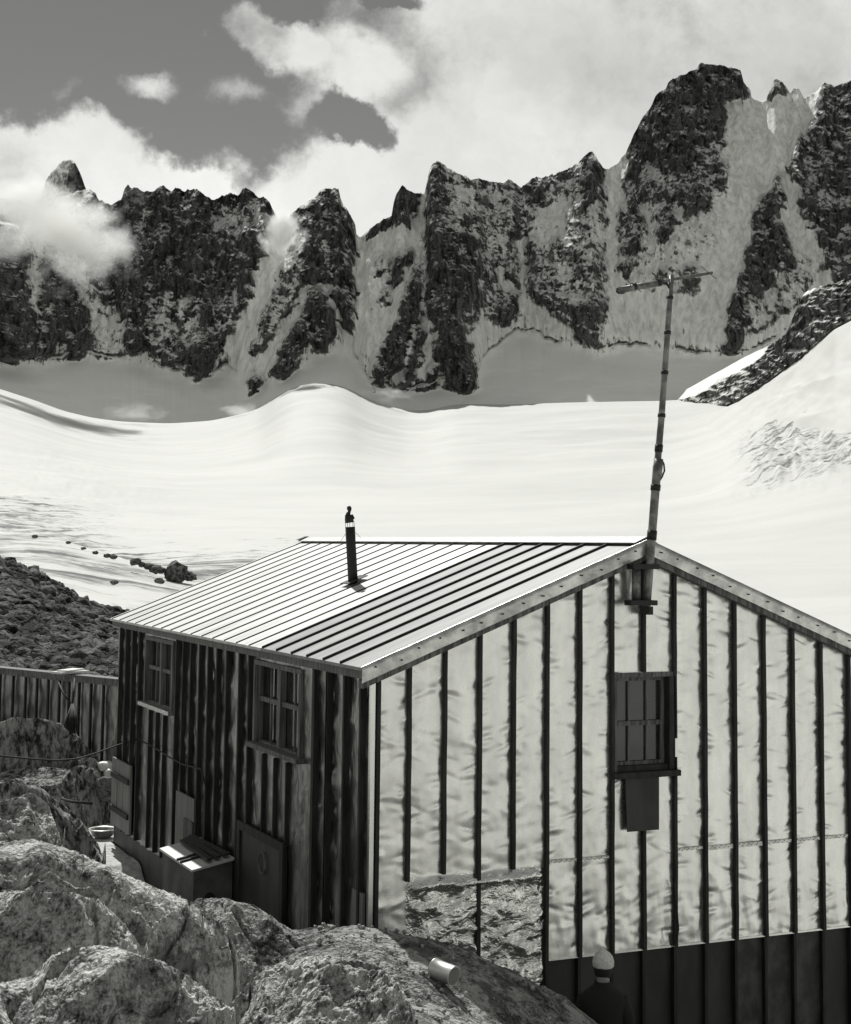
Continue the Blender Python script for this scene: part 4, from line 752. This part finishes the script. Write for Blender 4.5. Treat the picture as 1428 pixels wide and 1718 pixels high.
for uu_, vv_, e in ((572, 907, None), (606, 903, None)): q.tube([cpt(588, 884), cpt(uu_, vv_)], .0025, 5)
q.build('guy_wire', M_pole, ch)
cb2 = on_roof(600, 979)
fl = MB(); fx, fy = cb[0], cb[1]; fl.prism([(fx-.12, fy-.13, rz(fx-.12)+.04), (fx+.14, fy-.13, rz(fx+.14)+.04), (fx+.14, fy-.13, rz(fx+.14)+.048), (fx-.12, fy-.13, rz(fx-.12)+.048)], (0, .26, 0)); fl.build('flashing', M_bat, ch)
settle(ch)

# antenna mast
AY = -.17
mast = thing('antenna_mast', tuple(hy(1085, 1018, AY)), 'tall leaning mast with dark tape bands and a small aerial on top', 'antenna')
def mp(u, v, y=AY): return tuple(hy(u, v, y))
def mu(v): return float(np.interp(v, [462, 700, 780, 1015], [1127, 1110, 1103, 1085]))
def mrad(v): return float(np.interp(v, [462, 780, 781, 1015], [.026, .035, .044, .040]))
vs = [1018, 960, 900, 850, 781.5, 780, 700, 620, 540, 462]
MB().tube([mp(mu(v), v) for v in vs], [mrad(v) for v in vs], 16).build('pole', M_pole, mast)
for v, h in ((499, 5), (558, 6), (625, 6), (697, 6), (752, 12), (818, 10), (898, 16)):
    MB().tube([mp(mu(v+h/2), v+h/2), mp(mu(v-h/2), v-h/2)], mrad(v)+.007, 16).build('tape_band', M_black, mast)
MB().tube([mp(1103, 800), mp(1105, 770)], .047, 16).build('sleeve', M_pole, mast)
MB().tube([mp(1111, 772), mp(1114, 779), mp(1115, 790), mp(1111, 800), mp(1107, 806)], .009, 8).build('wire_loop', M_bat, mast)
for v, x0, x1 in ((952, 1058, 1101), (1013, 1053, 1098)):
    a = hy(x0, v-2, AY); b = hy(x1, v+1, AY); MB().box((min(a[0], b[0]), AY-.06, a[2]-.027), (max(a[0], b[0]), AY+.06, a[2]+.022)).build('bracket', M_black, mast)
MB().box((-.03, AY, .42), (.02, 0, .50)).build('bracket_arm', M_black, mast); MB().box((-.03, AY, .88), (.02, 0, .95)).build('bracket_arm', M_black, mast)
MB().tube([mp(1067, 1011, AY+.03), mp(1068, 955, AY+.03)], .045, 14).build('stub_pole', M_pole, mast)
aer = MB().tube([mp(1040, 487), mp(1127, 469), mp(1195, 457.5)], .016, 8).build('boom', M_wood, mast)
MB().tube([mp(1037, 487.5), mp(1109, 474)], .034, 12).build('dipole_case', M_pole, mast)
for u, v in ((1064, 481), (1105, 474)): MB().tube([mp(u-2.5, v+.5), mp(u+2.5, v-.5)], .041, 12).build('tape_band', M_black, mast)
ev = RT*.76-UP*.62
for u, v, l, r in ((1190, 458, .12, .0035), (1143, 463, .11, .0035), (1108, 469, .11, .007), (1063, 479, .13, .0035)):
    c = np.array(mp(u, v)); MB().tube([tuple(c-ev*l), tuple(c+ev*l*.8)], r, 6).build('element', M_bat, mast)
MB().tube([mp(1040, 481), mp(1035, 485), mp(1034.5, 489), mp(1038, 492), mp(1045, 492), mp(1052, 488), mp(1058, 482), mp(1066, 478)], .009, 8).build('coaxial_cable', M_bat, mast)
MB().tube([mp(1100, 472), mp(1112, 470), mp(1119, 475), mp(1123, 484), mp(1123, 499), mp(1118, 560), mp(1113, 640)], .010, 8).build('coaxial_cable', M_bat, mast)
settle(mast)

# ------------------------------------------------------------------ windbreak wall behind the hut
wA, wB = at(-70, 1112, 30.5), at(196, 1138, 26.8); ztop = float(wB[2]); gnd = -4.2
wb = thing('windbreak', (wB[0], wB[1], gnd), 'low sheet metal windbreak with dark battens and a pale capping', 'windbreak')
dv = np.array([wB[0]-wA[0], wB[1]-wA[1]]); Lw = float(np.hypot(*dv)); dv /= Lw; nv = np.array([dv[1], -dv[0]])
if (nv@(CAM[:2]-wA[:2])) < 0: nv = -nv
s_ = np.linspace(0, Lw+1.5, 260); tz = np.linspace(0, 1, 70)[:, None]; Ss = s_[None]*np.ones_like(tz); Zs = (gnd+(ztop-.08-gnd)*tz)*np.ones_like(Ss); ds = fbm(Ss/.22, Zs/.4, o=4)*.03
gridmesh('sheeting', np.stack([wA[0]+dv[0]*Ss+nv[0]*ds, wA[1]+dv[1]*Ss+nv[1]*ds, Zs], -1), mat('dull_sheet', lerpn(.16, .34, 3, (1, 1, .5)), .38, .85), parent=wb)
def wpt(s, z, o): return (wA[0]+dv[0]*s+nv[0]*o, wA[1]+dv[1]*s+nv[1]*o, z)
for u in (-40, -18, 4, 26, 47, 66, 85, 104, 120, 137, 157, 178):
    d = ray(u, 1160)[:2]; M2 = np.array([[d[0], -dv[0]], [d[1], -dv[1]]]); s1 = float(np.linalg.solve(M2, wA[:2]-CAM[:2])[1])
    MB().prism([wpt(s1-.018, gnd, .03), wpt(s1+.018, gnd, .03), wpt(s1+.018, ztop-.1, .03), wpt(s1-.018, ztop-.1, .03)], tuple(nv*.04)+(0,)).build('batten', M_bat, wb)
MB().prism([wpt(-.1, ztop-.12, .08), wpt(Lw+1.5, ztop-.12, .08), wpt(Lw+1.5, ztop, .10), wpt(-.1, ztop, .10)], tuple(-nv*.25)+(0,)).build('capping', M_wood, wb)
settle(wb)
q = MB(); a = at(118, 1124, 27.7); q.box((-.3, -.14, 0), (.3, .14, .035), M=Matrix.Translation(Vector(a)+Vector((0, 0, -.05))) @ Matrix.Rotation(.5, 4, 'Z')); q.box((-.22, -.1, .036), (.26, .12, .06), M=Matrix.Translation(Vector(a)+Vector((0, 0, -.05))) @ Matrix.Rotation(.8, 4, 'Z'))
q.build('loose_boards', M_lid, None, label='two short pale boards lying on top of the windbreak', category='boards')
# broom leaning on the windbreak
bt_, bb_ = at(125, 1138, 27.0), at(118, 1228, 26.2); bt_, bb_ = np.array(bt_), np.array(bb_)
br = thing('broom', bb_, 'dark twig broom propped against the windbreak', 'broom')
MB().tube([tuple(bt_), tuple(bt_*.5+bb_*.5)], .018, 8).build('handle', M_bat, br)
q = MB()
for i in range(60):
    c = bt_*.55+bb_*.45; e_ = bb_+RT*random.uniform(-.12, .12)+np.array([0, 0, random.uniform(-.05, .06)])+FW*random.uniform(-.06, .06); q.tube([tuple(c), tuple(c*.5+e_*.5+RT*random.uniform(-.03, .03)), tuple(e_)], [.012, .010, .004], 5)
q.build('bristles', M_bat, br); settle(br)
MB().tube([tuple(at(98, 1145, 27.1)), tuple(at(106, 1163, 26.9)), tuple(at(118, 1180, 26.7))], .016, 7).build('stick', M_bat, None, label='thin crooked stick leaning beside the broom', category='stick')

# basin on the ground by the far corner
bc = at(172, 1405, 24.2); bs = thing('basin', bc, 'shallow dark metal basin on the pale ground by the far hut corner', 'basin')
prof = [(.0, .012), (.12, .012), (.15, .03), (.185, .115), (.20, .12), (.19, .128), (.172, .115), (.14, .04), (.0, .03)]
th = np.linspace(0, 2*math.pi, 33)[:-1]; Pb = np.array([[(r*math.cos(a)+bc[0], r*math.sin(a)+bc[1], z+bc[2]) for a in th] for r, z in prof]); gridmesh('bowl', Pb, M_pole, parent=bs, closed_u=True)
MB().tube([tuple(np.array(bc)+np.array([.2*math.cos(a), .2*math.sin(a), .122])) for a in np.linspace(0, 6.283, 33)], .008, 6, cap=False).build('rim', M_seam, bs); settle(bs)
gx2, gy2 = np.meshgrid(np.linspace(-4.6, -2.0, 60), np.linspace(7.6, 12.8, 110)); e2 = np.minimum(np.minimum(gx2+4.6, 3), np.minimum(gy2-7.6, 12.8-gy2)); gz2 = bc[2]-.012+fbm(gx2/.5, gy2/.5, o=4)*.02-sm(e2, .5, 0)*.22
gx2 = np.where((gy2 < LEN+.1) & (gx2 > -WX-.02), -WX-.02, gx2)
gridmesh('path', np.stack([gx2, gy2, gz2], -1), mat('pale_grit', lerpn(.38, .6, 9), .9, 0, lambda t, co: (t.noise(co, 20, 4), .02)), kind='structure')
MB().tube([tuple(at(103, 1340, 18.6)), tuple(at(120, 1345, 18.4)), tuple(at(155, 1348, 18.3))], .015, 7).build('iron_bar', M_bat, None, label='thin dark iron bar sticking out of the streaked slab', category='bar')

# tin can on the slab
def ground_hit(u, v):
    lo, hi = 4.0, 25.0
    for D in np.arange(6, 20, .02):
        p = at(u, v, D)
        if p[2] < float(gz(p[0], p[1]))+.05: return p
    return at(u, v, 13)
tc = ground_hit(745, 1640); a_ = np.array(at(728, 1624, math.hypot(*(tc[:2]-CAM[:2])))); b_2 = np.array(at(762, 1638, math.hypot(*(tc[:2]-CAM[:2]))-.12))
tn = thing('tin_can', tc, 'battered shiny tin can lying on its side on the slab', 'can')
rr = .075; ax = (b_2-a_)
MB().tube([tuple(a_+ax*q) for q in (0, .03, .05, .5, .95, .97, 1)], [rr*1.04, rr*1.04, rr, rr*.97, rr, rr*1.04, rr*1.04], 20).build('body', M_tin, tn)
MB().tube([tuple(b_2+ax*.005), tuple(b_2+ax*.02)], rr*.9, 20).build('lid', M_roofg, tn); settle(tn)

# ------------------------------------------------------------------ the person by the gable, seen from behind
PD = hy(1012, 1592, -1.15); px, py, pz = float(PD[0]), float(PD[1]), float(PD[2]); g0 = pz-1.80
per = thing('person', (px, py, g0), 'person in a pale knitted hat and dark jumper seen from behind before the gable', 'person')
ang = YAW+.15; fx_ = np.array([math.sin(ang), math.cos(ang), 0]); rx_ = np.array([math.cos(ang), -math.sin(ang), 0])
def bp(r, f, z): return tuple(np.array([px, py, g0])+rx_*r+fx_*f+np.array([0, 0, z]))
def skin(name, verts, edges, radii, m, par, sub=2):
    me = bpy.data.meshes.new(name); me.from_pydata(verts, edges, []); o = link(name, me, [m], par)
    md = o.modifiers.new('skin', 'SKIN')
    for i, r in enumerate(radii):
        rr_ = r if isinstance(r, tuple) else (r, r); me.skin_vertices[0].data[i].radius = rr_ if me.skin_vertices else rr_
    s2 = o.modifiers.new('sub', 'SUBSURF'); s2.levels = sub; s2.render_levels = sub; return o
def skin2(name, verts, edges, radii, m, par, sub=2):
    me = bpy.data.meshes.new(name); me.from_pydata(verts, edges, []); o = link(name, me, [m], par)
    o.modifiers.new('skin', 'SKIN')
    if not me.skin_vertices: 
        bm = bmesh.new(); bm.from_mesh(me); bm.verts.layers.skin.verify(); bm.to_mesh(me); bm.free()
    for i, r in enumerate(radii): me.skin_vertices[0].data[i].radius = r if isinstance(r, tuple) else (r, r)
    me.skin_vertices[0].data[0].use_root = True
    s2 = o.modifiers.new('sub', 'SUBSURF'); s2.levels = sub; s2.render_levels = sub
    for p_ in ([] if False else [0]): pass
    return o
V_ = [bp(0, 0, .95), bp(0, .0, 1.10), bp(0, -.01, 1.28), bp(0, -.01, 1.40), bp(0, .0, 1.50), bp(0, .02, 1.58), bp(0, .03, 1.66), bp(0, .03, 1.72)]
R_ = [(.15, .12), (.135, .11), (.155, .12), (.12, .09), (.055, .055), (.062, .07), (.075, .088), (.06, .075)]
E_ = [(0, 1), (1, 2), (2, 3), (3, 4), (4, 5), (5, 6), (6, 7)]
for sgn in (-1, 1):
    b0 = len(V_)
    V_ += [bp(sgn*.13, 0, 1.36), bp(sgn*.195, -.01, 1.25), bp(sgn*.225, .03, 1.09), bp(sgn*.20, .17, .98), bp(sgn*.16, .25, .97), bp(sgn*.10, .02, .86), bp(sgn*.11, .03, .50), bp(sgn*.11, .0, .10), bp(sgn*.12, .12, .05)]
    R_ += [.05, .05, .044, .036, .030, (.095, .1), .06, .045, .04]
    E_ += [(3, b0), (b0, b0+1), (b0+1, b0+2), (b0+2, b0+3), (b0+3, b0+4), (0, b0+5), (b0+5, b0+6), (b0+6, b0+7), (b0+7, b0+8)]
    hb = b0+4
    for k in range(5):
        o0 = len(V_); sp = (k-1.5)*.018; ln = (.07, .078, .075, .062, .05)[k] if k < 4 else .05
        if k < 4: V_ += [bp(sgn*.16+sp, .33, .965), bp(sgn*.16+sp, .33+ln*.6, .945), bp(sgn*.16+sp, .33+ln*.8, .92)]
        else: V_ += [bp(sgn*.16-sgn*.035, .28, .965), bp(sgn*.16-sgn*.05, .31, .955), bp(sgn*.16-sgn*.05, .335, .945)]
        R_ += [.010, .009, .007]; E_ += [(hb, o0), (o0, o0+1), (o0+1, o0+2)]
skin2('body', V_, E_, R_, M_skin, per)
# jumper and trousers: loose shells over the body
def shell(rows, name, m, n=26, amp=.008):
    P = []
    for (r, f, z, a, b) in rows: P.append([bp(r+a*math.cos(q), f+b*math.sin(q), z) for q in np.linspace(0, 2*math.pi, n+1)[:-1]])
    P = np.array(P); P += (fbm(P[..., 0]*9, P[..., 1]*9, P[..., 2]*9, o=3)*amp)[..., None]
    return gridmesh(name, P, m, parent=per, closed_u=True)
shell([(0, 0, .80, .18, .14), (0, 0, .95, .185, .15), (0, 0, 1.15, .18, .14), (0, -.01, 1.28, .20, .145), (0, -.01, 1.36, .215, .135), (0, -.01, 1.41, .195, .12), (0, 0, 1.45, .14, .10), (0, .0, 1.495, .085, .08), (0, .005, 1.53, .07, .072)], 'jumper', M_jumper)
for sgn in (-1, 1):
    q = MB(); q.tube([bp(sgn*.145, 0, 1.385), bp(sgn*.20, -.01, 1.27), bp(sgn*.23, .03, 1.09), bp(sgn*.20, .18, .985)], [.07, .068, .06, .048], 16); q.build('sleeve', M_jumper, per)
    q = MB(); q.tube([bp(sgn*.09, .0, .90), bp(sgn*.10, .02, .7), bp(sgn*.11, .03, .48), bp(sgn*.11, .0, .12)], [.11, .105, .08, .07], 16); q.build('trouser_leg', M_trous, per)
    q = MB(); q.tube([bp(sgn*.11, -.06, .05), bp(sgn*.115, .06, .05), bp(sgn*.12, .18, .035)], [.05, .052, .035], 12); q.build('boot', M_bat, per)
hat = []
shell([(0, .03, 1.635, .083, .098), (0, .03, 1.65, .094, .11), (0, .03, 1.69, .095, .11), (0, .03, 1.73, .083, .097), (0, .03, 1.762, .058, .068), (-.004, .025, 1.785, .03, .034), (-.008, .02, 1.80, .016, .016), (-.01, .02, 1.806, .004, .004)], 'hat', M_white, amp=.007)
shell([(0, .03, 1.56, .066, .07), (0, .025, 1.60, .082, .095), (0, .025, 1.645, .086, .10)], 'hair', M_hair)
settle(per)
